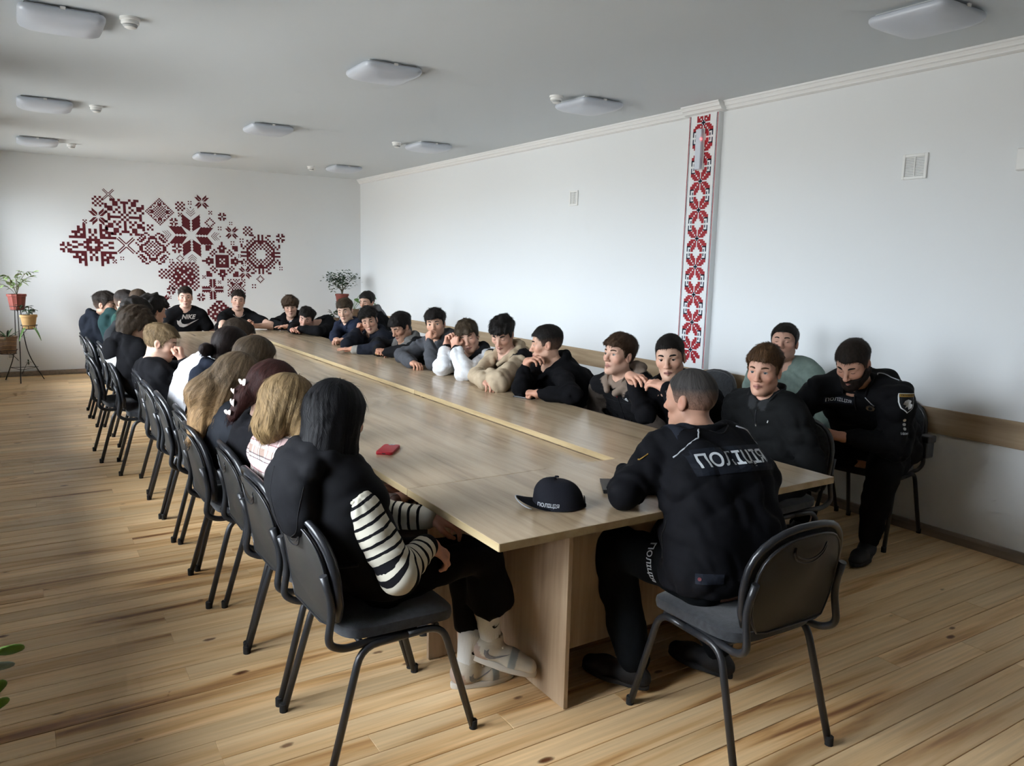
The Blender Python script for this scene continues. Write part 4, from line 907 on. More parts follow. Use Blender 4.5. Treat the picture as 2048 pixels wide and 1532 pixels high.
    for k_ in 'LR':
        E_, W_, d, hsp = arm[k_]
        if top == 'vest': continue
        if sleeve:
            wr = W_ + unit(E_ - W_) * .012; cu = W_ + unit(E_ - W_) * .065
            G += [rc(Sh[k_], E_, .050 * b + st, .044 * b + st, .03, 1), rc(E_, cu, .046 * b + st, .034 + st * .9, .03, 1), rc(cu, wr, .030 + st * .75, .029 + st * .6, .012, 3)]
        else: G += [rc(Sh[k_], Sh[k_] * .45 + E_ * .55, .054 * b + st, .058 * b + st, .035, 1)]
    if top in ('hoodie',) or cols['hood'] is not None:
        for a0, a1 in zip(np.linspace(-158, 158, 11)[:-1], np.linspace(-158, 158, 11)[1:]):
            pt = lambda a: Nk + up * (.055 + .018 * math.cos(math.radians(a))) - fwd * (.104 * math.cos(math.radians(a)) - .006) + rt * .098 * math.sin(math.radians(a)) - up * .078 * (abs(a) / 135) ** 2
            K_.append(rc(pt(a0), pt(a1), .031 - .009 * (abs(a0 + a1) / 270) ** 2, .031 - .009 * (abs(a0 + a1) / 270) ** 2, .025, 2))
        K_ += [el(Nk - fwd * .128 - up * .040, (.122, .066, .100), .025, np.stack([rt, fwd, up], 1), 2)]
    if top in ('jacket', 'police'):
        for a0, a1 in zip(np.linspace(-160, 160, 11)[:-1], np.linspace(-160, 160, 11)[1:]):
            pt = lambda a: Nk + up * (.062 - .02 * abs(a) / 160) - fwd * (.072 * math.cos(math.radians(a)) + .004) + rt * .074 * math.sin(math.radians(a)) - up * .03 * (abs(a) / 160) ** 2
            K_ += [rc(pt(a0) - up * .035, pt(a1) - up * .035, .018, .018, .02, 4)]
    if extra and 'top' in extra: K_ += extra['top'](p)
    hole = rc(C - hzv * .07 - lk * .02, Nk - up * .002 + fwd * .010, .058 * hs, .060 * b ** .5, .02)
    seedn = seed * 7 + 1; am = dict(tee=.005, sweater=.0085, vest=.006).get(top, .0105)
    def Ft(P):
        w_ = creases(P, am, seedn, EL); d_ = sdf(P, G) + w_
        d_ = smax(d_, -dist1(P, hole), .012); d_ = sdf(P, K_, d_ ) if not K_ else smin(d_, sdf(P, K_) + w_ * .5, .018)
        return smax(d_, (Hp[2] - .055) - P[:, 2], .01)
    EL = [arm[k_][0] for k_ in 'LR']
    lo, hi = bbox(G + K_, .03); Vg, Fg = surfnet(Ft, lo, hi, .0110 * max(res, .85)); G = G + K_; Vg, Fg = largest(Vg, Fg)
    gname = dict(hoodie='hoodie', sweater='sweater', tee='t_shirt', jacket='jacket', shirt='shirt', police='uniform_jacket', vest='vest')[top]
    o = put(gname, Vg, Fg, M['nylon'] if top in ('vest', 'police') else M['cloth']); ids = colour_ids(Vg, G); pc = np.stack(pal)[ids]
    if cols['inner'] is not None:     # open front shows the layer beneath
        rel = Vg - Nk; fx = rel @ rt; fy = rel @ fwd; dz = -(rel[:, 2]); mk = (fy > .03) & (np.abs(fx) < .035 + .0 * dz) & (dz > -.02) & (ids == 0); pc[mk] = pal[5]
    set_attr(o, 'col', pc); p.top = o; p.G = G; p.tri = (Vg, Fg)
    if top in ('jacket', 'police'):      # stand-up collar, open in front
        rows = []; aa = np.linspace(-158, 158, 25)
        for j, (rad_, zz) in enumerate(((.084, -.015), (.080, .02), (.079, .05), (.083, .068))):
            row = []
            for a in aa:
                c_, s_ = math.cos(math.radians(a)), math.sin(math.radians(a)); op = max(0, (abs(a) - 95) / 63) ** 2; row.append(Nk + up * (zz * (1 - .25 * op) + .012 - .055 * (abs(a) / 158) ** 2) - fwd * ((rad_ + .004) * c_ - .004) + rt * (rad_ * (1 + .35 * op * (zz > .03)) * s_) + rt * math.copysign(.022 * op, s_))
            rows.append(row)
        Vc = np.array(rows, f32).reshape(-1, 3); n_ = len(aa); Fc = [(j * n_ + i, j * n_ + i + 1, (j + 1) * n_ + i + 1, (j + 1) * n_ + i) for j in range(3) for i in range(n_ - 1)]
        oc = put('collar', Vc, Fc, M['cloth'] if top == 'jacket' else M['nylon']); set_attr(oc, 'col', np.tile(pal[4], (len(Vc), 1))); md = oc.modifiers.new('thick', 'SOLIDIFY'); md.thickness = .007; md.offset = 0; md = oc.modifiers.new('sub', 'SUBSURF'); md.levels = md.render_levels = 1
    # ---- trousers and shoes
    if legs_on:
        T = []
        for s, k_ in ((-1, 'L'), (1, 'R')):
            hj, kn, an, fd = LG[k_]; T += [rc(Hp + rt * s * .06 * b, hj, .100 * b, .092 * b, .04), rc(hj, kn, .090 * b, .070 * b, .04), rc(kn, (an + up * .03) if not (extra and 'hem' in extra) else kn + (an - kn) * (extra['hem'][0 if k_ == 'L' else 1] + .2), .070 * b, .058 if not (extra and 'hem' in extra) else (.056 if k_ == 'L' else .105), .03)]
        def Ftr(P):
            if not (extra and 'hem' in extra): return sdf(P, T)
            d_ = None
            for i_, k_ in enumerate('LR'):
                hj, kn, an, fd = LG[k_]; hm = kn + (an - kn) * extra['hem'][i_]; x = smax(sdf(P, T[i_ * 3:i_ * 3 + 3]), (P - hm) @ unit(an - kn), .008); d_ = x if d_ is None else smin(d_, x, .03)
            return d_
        lo, hi = bbox(T, .03); Vt, Ft_ = surfnet(lambda P: smax(Ftr(P) + creases(P, .008, seedn + 9), P[:, 2] - (Hp[2] + .10), .01), lo, hi, .021 * max(res, .6)); Vt, Ft_ = largest(Vt, Ft_)
        o = put('trousers', Vt, Ft_, M['denim']); set_attr(o, 'col', np.tile(A3(cols['trousers']), (len(Vt), 1))); p.trousers = o; p.T = T
        if not (extra and extra.get('noshoes')):
            for k_ in 'LR':
                hj, kn, an, fd = LG[k_]; shoe(p, an, fd, cols['shoe'], res)
    PEOPLE[key] = p; return p
def shoe(p, an, fd, col, res=1.0, sole=None, tilt=0.0, lift=None):
    fd = unit(A3(fd[0], fd[1], 0)); sd = np.cross(fd, A3(0, 0, 1)); z0 = max(an[2] - .085, 0.0) if lift is None else lift; B = A3(an[0], an[1], z0)
    q = lambda f, s, z: B + fd * f + sd * s + A3(0, 0, z)
    Pm = [rc(q(-.045, 0, .040), q(.02, 0, .042), .036, .040, .03), rc(q(.02, 0, .05), q(.12, 0, .036), .040, .034, .03), rc(q(.12, .012, .034), q(.185, .010, .028), .036, .026, .03), rc(q(.12, -.012, .034), q(.180, -.010, .028), .036, .026, .03), rc(q(-.01, 0, .06), q(-.005, 0, .105), .038, .040, .03)]
    lo, hi = bbox(Pm, .02); V, F = surfnet(lambda P: smax(sdf(P, Pm), (z0 + .016) - P[:, 2], .006), lo, hi, .0105 * max(res, .7))
    e = mesh_np('shoe', V - p.base, F, M['shoe'], p.root); set_attr(e, 'col', np.tile(A3(col), (len(V), 1)))
    ol = []
    for i in range(24):
        a = 2 * math.pi * i / 24; f = .07 + .148 * math.cos(a); w_ = (.050 if f > .05 else .040) * math.sin(a) * (1 - .12 * max(0, -math.cos(a))); ol.append((f, w_))
    bm = prism_bm(ol, 0.001, .022, .005); so = bm_obj('sole', bm, sole or M['sole'], e, True, 40)
    mw = Matrix([[float(fd[0]), float(-sd[0]), 0], [float(fd[1]), float(-sd[1]), 0], [0, 0, 1]]).to_4x4(); mw.translation = Vector([float(x) for x in (B - p.base)]); so.matrix_local = mw
    return e
# ================================================================== THE SITTERS
BLK = (.005, .005, .006); NVY = (.012, .017, .035); DGR = (.035, .037, .042)
FAIR, MID, TAN = (.56, .345, .25), (.50, .295, .205), (.42, .235, .155)
BRN, DBR, HBK, SND = (.045, .026, .015), (.020, .013, .009), (.009, .0075, .007), (.155, .105, .055)
T1 = TH + .058
# ---- wall side row, from the near end
person('R10', 'boy in a charcoal raincoat sitting at the near corner of the table, looking left', (2.07, .64), 182, (1.95, .655, 1.095), (-.93, -.36, -.02), 0, top='jacket',
       cols=dict(body=(.010, .0105, .011), collar=(.028, .029, .031), trousers=(.012, .013, .018)), hair=dict(col=(.075, .038, .017), T=.022, S=.006, n=.004, ns=80, fr=.002, sweep=.005), skin=(.56, .315, .225), seed=1, eyes='eye_grey', bow=.03, res=.8, build=1.02, opn=1.05)
person('R9', 'boy in black with folded hands before his mouth, staring at the camera', (2.08, 1.14), 186, (1.76, 1.13, 1.118), (-.80, -.58, -.08), -6, top='jacket',
       hands=dict(R=dict(e=(1.70, 1.24, T1), w=(1.62, 1.30, 1.005), d=(-.10, -1, .05), n=(.15, -.1, -1), pose='relaxed'), L=dict(e=(1.68, .90, T1), w=(1.60, .985, .985), d=(-.12, 1, .22), n=(.2, .1, -1), pose='relaxed')),
       cols=dict(body=(.0075, .0075, .009), trousers=BLK), hair=dict(col=(.010, .008, .007), T=.010, S=.002, n=.001, fr=-.002, fade=.45), skin=FAIR, seed=2, eyes='eye_brown', res=.8, bow=.06, opn=1.0)
person('R8', 'boy in a black padded vest over a taupe hoodie, gazing left in profile', (2.06, 1.66), 184, (1.83, 1.635, 1.070), (-.985, -.10, .13), 0, top='jacket',
       cols=dict(body=(.008, .008, .009), sleeve=(.062, .05, .042), hood=(.19, .145, .115), collar=(.19, .145, .115), trousers=BLK), hair=dict(col=(.050, .028, .016), T=.020, S=.005, n=.004, ns=70, fr=.008, sweep=.006), skin=(.56, .34, .25), seed=3, res=.8, opn=1.1)
person('R7', 'boy in a black hoodie turned away with a hand at his chin', (2.07, 2.27), 172, (1.77, 2.31, 1.075), (-.80, .58, -.10), 0, top='hoodie',
       hands=dict(R=dict(e=(1.53, 2.25, T1), w=(1.62, 2.33, .958), d=(.25, -.70, .35), n=(.3, -.1, -.9), pose='loose'), L=dict(e=(1.66, 1.86, T1), w=(1.545, 2.05, TH + .045), d=(-.35, .9, 0), n=(.1, 0, -1), pose='fist')),
       cols=dict(body=BLK, trousers=BLK), hair=dict(col=(.010, .008, .007), T=.014, S=.002, n=.0015, fade=.4), skin=MID, seed=4, res=.85, build=1.06)
person('R6', 'boy in a black and beige sweatshirt looking down at his crossed forearms', (2.06, 2.86), 184, (1.76, 2.86, 1.095), (-.70, -.55, -.42), 0, top='hoodie',
       hands=dict(R=dict(e=(1.52, 2.83, T1), w=(1.45, 2.57, TH + .05), d=(-.1, -1, 0), pose='loose'), L=dict(e=(1.50, 2.47, T1), w=(1.53, 2.68, TH + .075), d=(.2, 1, .0), pose='loose')),
       cols=dict(body=(.009, .009, .011), sleeve=(.42, .335, .235), hood=(.36, .28, .19), trousers=BLK), hair=dict(col=(.011, .009, .008), T=.024, S=.007, n=.005, ns=70, fr=.012, sweep=.006), skin=(.55, .335, .25), seed=5, res=.85, opn=.15)
person('R5', 'boy in white sleeves leaning his forehead on both hands', (2.05, 3.37), 186, (1.75, 3.35, 1.030), (-.60, -.78, -.16), -16, top='hoodie',
       hands=dict(R=dict(e=(1.50, 3.31, T1), w=(1.60, 3.43, .955), d=(.25, -.1, .95), n=(.2, -.9, -.1), pose='grip'), L=dict(e=(1.53, 3.00, T1), w=(1.61, 3.30, .945), d=(.1, .35, .9), n=(.8, .4, 0), pose='grip')),
       cols=dict(body=(.66, .67, .69), sleeve=(.70, .71, .73), hood=(.012, .012, .014), cuff=(.012, .012, .014), trousers=BLK), hair=dict(col=(.052, .036, .022), T=.024, S=.013, n=.005, ns=70, fr=.016, sweep=.006), skin=(.55, .33, .24), seed=6, res=.85, opn=.5)
person('R4', 'boy in a grey hoodie smiling with his cheek on his fist', (2.06, 3.96), 190, (1.76, 3.935, 1.085), (-.62, -.78, .0), -6, top='hoodie',
       hands=dict(R=dict(e=(1.53, 4.12, T1), w=(1.45, 3.72, TH + .045), d=(.0, -1, 0), pose='loose'), L=dict(e=(1.53, 3.53, T1), w=(1.635, 3.80, .950), d=(.15, .45, .85), n=(.9, .2, -.2), pose='fist')),
       cols=dict(body=(.070, .073, .082), trousers=BLK), hair=dict(col=(.012, .009, .008), T=.024, S=.008, n=.005, ns=75, fr=.014, sweep=.006), skin=(.54, .32, .22), seed=7, res=.9, opn=1.2)
person('R3', 'boy in a black and gold print jacket looking down at the table', (2.05, 4.68), 186, (1.77, 4.66, 1.005), (-.86, -.22, -.46), 0, top='hoodie',
       hands=dict(R=dict(e=(1.62, 4.86, T1), w=(1.53, 4.58, TH + .05), d=(-.2, -1, .1), pose='fist'), L=dict(e=(1.66, 4.36, T1), w=(1.55, 4.50, TH + .05), d=(-.4, .5, .1), pose='fist')),
       cols=dict(body=(.010, .010, .011), hood=(.13, .125, .12), trousers=BLK), hair=dict(col=(.011, .009, .008), T=.022, S=.008, n=.005, ns=80, fr=.006), skin=TAN, seed=8, res=.95, opn=.2)
person('R2', 'boy in a dark navy sweatshirt resting his cheek on his wrist', (2.09, 5.43), 196, (1.76, 5.40, 1.005), (-.50, -.85, -.14), -14, top='hoodie',
       hands=dict(R=dict(e=(1.40, 5.08, T1), w=(1.655, 5.46, .895), d=(.35, .1, .9), n=(.6, -.7, 0), pose='fist'), L=dict(e=(1.56, 4.72, T1), w=(1.38, 4.84, TH + .045), d=(-.7, .6, 0), pose='flat')),
       cols=dict(body=(.016, .018, .026), cuff=(.25, .235, .21), trousers=BLK), hair=dict(col=(.010, .008, .007), T=.032, S=.004, n=.005, ns=75, fr=.0), skin=(.50, .29, .20), seed=9, res=.95, opn=.9, shoulders=(.0, -.01))
person('R1', 'boy in an open navy jacket leaning on the table before the potted tree', (2.05, 6.10), 192, (1.76, 6.08, 1.066), (-.62, -.75, -.16), -8, top='jacket',
       hands=dict(R=dict(e=(1.62, 6.02, T1), w=(1.53, 5.74, TH + .05), d=(-.15, -1, .0), pose='fist'), L=dict(e=(1.75, 5.78, T1 + .01), w=(1.58, 5.62, TH + .05), d=(-.6, .2, .0), pose='loose')),
       cols=dict(body=(.017, .022, .040), inner=(.008, .008, .01), trousers=BLK), hair=dict(col=(.050, .034, .020), T=.020, S=.004, n=.004, ns=90, fr=.012, fade=.4), skin=(.55, .35, .25), seed=10, res=1.3, eyes='eye_grey')
person('R0', 'boy with a grey hood half hidden behind the navy sweatshirt boy', (2.62, 7.08), 190, (2.40, 7.06, 1.10), (-.8, -.5, -.1), 0, top='hoodie',
       cols=dict(body=BLK, hood=(.16, .16, .165), trousers=BLK), hair=dict(col=(.012, .010, .008), T=.022, S=.008, n=.003), skin=MID, seed=11, res=1.6)
person('N4', 'boy in black lying with his chin on his folded arms', (2.06, 6.96), 200, (1.60, 6.92, .925), (-.52, -.82, -.22), 10, top='hoodie', neck=(1.79, 6.95, .86), bow=.02,
       hands=dict(R=dict(e=(1.50, 7.06, T1), w=(1.40, 6.80, TH + .06), d=(-.1, -1, .0), pose='flat'), L=dict(e=(1.62, 6.55, T1), w=(1.47, 6.76, TH + .075), d=(-.4, .8, .0), pose='flat')),
       cols=dict(body=(.007, .007, .008), trousers=BLK), hair=dict(col=(.013, .010, .008), T=.026, S=.012, n=.007, ns=70, fr=.006), skin=(.54, .32, .24), seed=12, res=1.3)
# ---- far end of the table
person('N3', 'fringed boy in a black hoodie over a white shirt at the far corner', (1.76, 7.86), 232, (1.62, 7.60, 1.015), (-.30, -.94, -.06), -4, top='hoodie',
       hands=dict(R=dict(e=(1.40, 7.62, T1), w=(1.46, 7.36, TH + .05), d=(.5, -.8, 0), pose='flat'), L=dict(e=(1.66, 7.36, T1), w=(1.50, 7.28, TH + .06), d=(-1, .2, 0), pose='flat')),
       cols=dict(body=(.008, .008, .009), inner=(.55, .56, .58), trousers=BLK), hair=dict(col=(.060, .036, .021), T=.034, S=.020, n=.008, ns=65, fr=.032, sweep=.010), skin=FAIR, seed=13, res=1.3)
person('N2', 'boy in a plain black t-shirt with a silver chain and clasped hands', (1.06, 8.00), 268, (1.06, 7.86, 1.085), (-.22, -.97, .02), 5, top='tee', sleeve=False,
       hands=dict(R=dict(e=(.80, 7.52, TH + .05), w=(1.03, 7.48, TH + .055), d=(.8, -.1, .45), n=(.4, -.3, .3), pose='grip'), L=dict(e=(1.37, 7.54, TH + .05), w=(1.14, 7.48, TH + .055), d=(-.8, -.1, .45), n=(-.4, -.3, .3), pose='grip')),
       cols=dict(body=(.008, .008, .009), trousers=BLK), hair=dict(col=(.022, .014, .010), T=.018, S=.005, n=.003, fade=.3), skin=(.58, .36, .265), seed=14, res=1.3, build=1.08)
person('N1', 'boy in a black swoosh t-shirt sitting upright below the mural', (.475, 8.02), 268, (.468, 7.90, 1.125), (-.18, -.98, -.03), 0, top='tee', sleeve=False,
       hands=dict(R=dict(w=(.34, 7.76, .66)), L=dict(w=(.60, 7.76, .66))),
       cols=dict(body=(.008, .008, .009), trousers=BLK), hair=dict(col=(.026, .017, .012), T=.014, S=.004, n=.002, fade=.35), skin=(.57, .355, .27), seed=15, res=1.3, build=1.06)
# ---- along the wall
person('R11', 'man in a sage green shirt sitting against the wall with his head tilted back', (3.10, 1.36), 186, (2.96, 1.345, 1.135), (-.86, -.46, .16), 0, top='sweater',
       cols=dict(body=(.165, .215, .19), trousers=(.02, .022, .03)), hair=dict(col=(.014, .011, .009), T=.014, S=.005, n=.002, fr=-.002), skin=(.50, .285, .205), seed=16, res=.85, build=1.2, head_w=1.0, jaw=1.1, opn=.25)
p = person('R12', 'bearded officer in a black uniform leaning on his knees and looking down', (3.06, .72), 200, (2.47, .515, 1.125), (-.86, -.16, -.50), 0, top='police', hs=.98,
       hands=dict(L=dict(e=(2.66, .36, .70), w=(2.44, .50, .735), d=(-.6, .6, .15), n=(0, .5, -.8), pose='grip'), R=dict(e=(2.52, .98, .70), w=(2.38, .66, .745), d=(-.4, -.7, .1), n=(0, -.5, -.8), pose='grip')),
       legs=dict(L=((2.67, .42, .55), (2.76, .52, .095), (-.92, -.25, 0)), R=((2.62, .92, .54), (2.74, .95, .095), (-.95, .0, 0))), neck=(2.60, .56, 1.0), bow=.09,
       cols=dict(body=(.006, .006, .007), trousers=(.006, .006, .007), shoe=(.009, .009, .010)), hair=dict(col=(.016, .011, .008), T=.014, S=.003, n=.002, fade=.3), skin=(.48, .265, .185), seed=17, res=.75, build=1.22, head_w=.98, jaw=1.1, opn=.15)
OFF2 = p
# ---- officer at the table head, seen from behind
F_ = person('F', 'officer in a black uniform seen from behind at the near table head', (.845, -.13), 84, (.94, .16, 1.103), (-.22, .97, -.06), 0, top='police', hs=.985,
       hands=dict(L=dict(e=(.565, .085, TH + .062), w=(.74, .27, TH + .055), d=(.7, .7, 0), pose='relaxed'), R=dict(e=(1.23, .12, TH + .062), w=(1.05, .30, TH + .055), d=(-.7, .6, 0), pose='relaxed')),
       legs=dict(L=((.71, .30, .520), (.70, .15, .10), (-.35, .93, 0)), R=((.99, .30, .52), (1.045, .045, .105), (-.2, .97, 0))), neck=(.92, .065, .965), bow=.05,
       cols=dict(body=(.0062, .0064, .0082), trousers=(.005, .006, .007), shoe=(.008, .008, .009)), hair=dict(col=(.040, .036, .034), T=.0035, S=.0022, n=.0004, fade=.75, fr=-.004, h=.0036), skin=(.46, .255, .175), seed=18, res=.8, build=1.14, shoulders=(.01, .01))
# ---- window side row, from the near end
LONG = lambda tilt=0.0: [el((0, -.016, .030), (.098, .112, .104)), rc((0, -.045, .02), (0, -.075, -.16), .088, .080, .03), rc((-.05, -.03, -.02), (-.055, -.05, -.20), .050, .046, .03), rc((.05, -.03, -.02), (.055, -.05, -.20), .050, .046, .03)]
A_ = person('A', 'black-haired girl in a hooded black vest with striped sleeves, legs crossed', (-.235, .44), 8, (-.345, .46, 1.085), (.80, .52, -.25), 6, top='vest', hs=.97, neck=(-.385, .435, .938), bow=.02,
       hands=dict(R=dict(e=(-.235, .215, .625), w=(-.085, .31, .665), d=(.75, -.12, -.62), n=(-.35, .3, -.8), pose='loose'), L=dict(e=(-.12, .70, .66), w=(.05, .56, .66), d=(.8, -.3, -.3), pose='relaxed')),
       legs=dict(R=((.185, .40, .555), (.245, .445, .200), (1, -.12, 0)), L=((.17, .55, .52), (.170, .475, .105), (1, -.05, 0))),
       cols=dict(body=(.0075, .0077, .009), hood=(.0095, .0098, .0115), trousers=(.0055, .0055, .006)), skin=(.55, .33, .25), seed=19, fres=1.5, res=.8, build=.86, extra=dict(noshoes=True, hem=(.74, .60), top=lambda p: [el(p.N - p.fwd * .12 - A3(0, 0, .085), (.118, .062, .125), .012, np.stack([p.rt, p.fwd, A3(0, 0, 1)], 1), 2), rc(p.N - p.fwd * .10 - p.rt * .095 + A3(0, 0, .03), p.N - p.fwd * .12 + A3(0, 0, .045), .036, .036, .012, 2), rc(p.N - p.fwd * .12 + A3(0, 0, .045), p.N - p.fwd * .10 + p.rt * .095 + A3(0, 0, .03), .036, .036, .012, 2)]),
       hair=dict(col=(.0045, .0045, .0055), T=.016, S=.014, n=.0012, ns=60, prims=[el((0, -.014, .028), (.092, .108, .100)), rc((0, -.04, .02), (0, -.068, -.12), .084, .078, .03), rc((-.045, -.02, -.02), (-.050, -.03, -.175), .048, .040, .03), rc((.045, -.02, -.02), (.054, .0, -.165), .048, .036, .03)], cutface=((0, .125, -.05), (.062, .075, .135)), ridge=.0018, rf=52, h=.0040))
B_ = person('B', 'blonde girl in a pink and brown plaid shirt seen from behind', (-.225, .93), 12, (-.350, .955, 1.042), (.90, .25, -.36), 14, top='shirt', hs=.95, bow=.03, neck=(-.385, .955, .90),
       cols=dict(body=(.62, .53, .50), trousers=(.02, .02, .025)), skin=FAIR, seed=20, fres=1.5, res=.9, build=.95,
       hair=dict(col=(.19, .128, .064), T=.016, S=.014, n=.0018, ns=60, prims=[el((0, -.014, .028), (.092, .108, .100)), rc((0, -.05, .02), (0, -.080, -.09), .084, .070, .03), rc((.055, -.01, -.02), (.070, .03, -.175), .046, .028, .03), rc((-.05, -.02, -.02), (-.05, -.03, -.15), .048, .036, .03)], cutface=((0, .125, -.05), (.060, .075, .13)), ridge=.0026, rf=58, h=.0040, tip=(.20, .125, .05)))
C_ = person('C', 'girl with dark red hair held by a butterfly clip', (-.235, 1.41), 4, (-.285, 1.415, 1.035), (.93, .10, -.36), 0, top='sweater', hs=.96, bow=.06,
       cols=dict(body=(.010, .010, .012), trousers=(.22, .17, .11)), skin=FAIR, seed=21, fres=1.5, res=.95, build=.92,
       hair=dict(col=(.030, .010, .0085), T=.016, S=.014, n=.0015, ns=60, prims=[el((0, -.014, .028), (.096, .112, .102)), rc((0, -.06, .0), (-.0, -.115, -.05), .075, .050, .03), rc((0, -.115, -.05), (-.01, -.135, -.16), .040, .026, .02)], cutface=((0, .12, -.05), (.06, .075, .13)), ridge=.0018, rf=52))
D_ = person('D', 'girl with long light brown hair in a grey washed jacket', (-.245, 1.875), 4, (-.335, 1.86, 1.022), (.93, .1, -.38), 0, top='sweater', hs=.97, bow=.055, neck=(-.385, 1.86, .88),
       cols=dict(body=(.030, .033, .040), trousers=(.36, .31, .24)), skin=FAIR, seed=22, fres=1.5, res=.95, build=1.0,
       hair=dict(col=(.115, .080, .048), T=.016, S=.014, n=.002, ns=55, prims=[el((0, -.014, .028), (.097, .112, .103)), rc((0, -.06, .0), (.0, -.15, -.12), .080, .070, .03), rc((.03, -.13, -.10), (.06, -.10, -.30), .058, .024, .03), rc((-.02, -.14, -.10), (.03, -.125, -.34), .052, .018, .03), rc((.06, -.06, -.03), (.085, -.06, -.22), .045, .025, .03)], cutface=((0, .12, -.05), (.06, .075, .13)), ridge=.0032, rf=40, tip=(.32, .195, .09)))
E_ = person('E', 'girl with smooth brown hair between the bun and the dark red hair', (-.225, 2.36), 0, (-.125, 2.35, 1.052), (.95, -.1, -.28), 0, top='sweater', hs=.96, bow=.05,
       cols=dict(body=(.014, .014, .017), trousers=BLK), skin=FAIR, seed=23, fres=1.5, res=1.05, build=.92,
       hair=dict(col=(.058, .040, .024), T=.016, S=.014, n=.0015, ns=60, prims=[el((0, -.014, .028), (.097, .112, .103)), rc((0, -.05, .02), (0, -.085, -.12), .084, .070, .03)], cutface=((0, .12, -.05), (.066, .08, .13)), ridge=.0018, rf=52))
person('FB', 'girl with a dark low hair bun in a navy hoodie', (-.25, 2.83), 0, (-.150, 2.81, 1.068), (.93, .2, -.30), 0, top='hoodie', hs=.96, bow=.06,
       cols=dict(body=(.010, .0125, .020), trousers=BLK), skin=FAIR, seed=24, fres=1.5, res=1.05, build=.92,
       hair=dict(col=(.013, .008, .007), T=.014, S=.012, n=.0012, ns=60, back=.012, prims=[el((0, -.016, .028), (.088, .110, .100)), el((.0, -.150, -.045), (.044, .040, .042), .012), el((.01, -.175, -.045), (.026, .022, .030), .01)], cutface=((0, .12, -.05), (.066, .085, .13)), ridge=.0014, rf=50))
person('G', 'boy in a white jacket bent forward over the table', (-.255, 3.33), 0, (.01, 3.33, 1.075), (.95, -.05, -.30), 0, top='jacket', neck=(-.10, 3.33, .945), bow=.10,
       hands=dict(R=dict(e=(.10, 3.14, T1), w=(.32, 3.22, TH + .05)), L=dict(e=(.10, 3.56, T1), w=(.32, 3.45, TH + .05))),
       cols=dict(body=(.60, .61, .64), trousers=(.30, .31, .34)), hair=dict(col=(.032, .022, .015), T=.012, S=.005, n=.002, fade=.25), skin=MID, seed=25, fres=1.5, res=1.05, build=1.04)
person('H', 'blond boy in a black sweater with his knuckles at his chin', (-.265, 3.89), 2, (-.385, 3.875, 1.005), (.93, -.26, -.26), 0, top='sweater', neck=(-.44, 3.88, .862), bow=.06, hs=1.03,
       hands=dict(R=dict(e=(-.19, 3.70, .72), w=(-.265, 3.80, .885), d=(.0, .15, .8), n=(-.8, .3, -.1), pose='fist'), L=dict(e=(-.10, 4.02, T1), w=(.12, 3.98, TH + .05), pose='loose')),
       cols=dict(body=(.0085, .0085, .010), trousers=BLK), hair=dict(col=SND, T=.018, S=.003, n=.003, ns=80, sweep=.005), skin=(.56, .355, .26), seed=26, res=.95, eyes='eye_grey', opn=.6)
person('I', 'shaggy brown-haired boy in a black hoodie with a white back print', (-.335, 4.46), 4, (-.465, 4.46, 1.085), (.95, .05, -.28), 0, top='hoodie', neck=(-.51, 4.46, .945), bow=.06,
       cols=dict(body=(.009, .009, .0105), trousers=(.06, .065, .075)), hair=dict(col=(.036, .024, .015), T=.036, S=.028, n=.009, ns=60, fr=.020, back=.03, side=.02), skin=MID, seed=27, fres=1.3, res=1.0, build=1.08)
person('I2', 'dark-haired boy mostly hidden behind the shaggy-haired boy', (-.38, 4.94), 2, (-.405, 4.93, 1.13), (.95, .0, -.2), 0, top='hoodie', cols=dict(body=(.03, .032, .035), trousers=BLK), hair=dict(col=(.012, .009, .007), T=.028, S=.018, n=.006, ns=70, back=.01), skin=MID, seed=28, res=1.6)
person('J', 'boy with wavy black hair before the left star of the mural', (-.22, 5.43), 0, (-.215, 5.42, 1.128), (.9, .3, -.2), 0, top='hoodie', cols=dict(body=BLK, trousers=BLK), hair=dict(col=(.010, .008, .007), T=.034, S=.022, n=.010, ns=65, fr=.012, back=.012), skin=MID, seed=29, res=1.5)
person('K', 'crop-haired boy in a dark green hoodie facing the camera', (-.27, 5.91), -20, (-.27, 5.88, 1.175), (.30, -.92, -.12), 0, top='hoodie', cols=dict(body=(.018, .050, .042), trousers=BLK), hair=dict(col=(.055, .034, .020), T=.006, S=.003, n=.0008, fade=.3), skin=(.55, .32, .22), seed=30, res=1.3, opn=.6)
person('L', 'dark crop-haired boy peeking out between two heads by the far wall', (-.33, 6.385), 0, (-.33, 6.36, 1.145), (.75, -.60, -.1), 0, top='hoodie', cols=dict(body=(.012, .03, .03), trousers=BLK), hair=dict(col=(.014, .010, .008), T=.014, S=.004, n=.002, fade=.3), skin=FAIR, seed=31, res=1.6)
person('M', 'boy in a black hooded top at the far end of the window side', (-.44, 6.86), -14, (-.465, 6.82, 1.10), (.86, -.48, -.12), 4, top='hoodie', cols=dict(body=(.010, .012, .017), trousers=BLK), hair=dict(col=(.018, .013, .010), T=.024, S=.005, n=.003, sweep=.006, fade=.2), skin=MID, seed=32, res=1.05, hs=1.03, opn=.8)
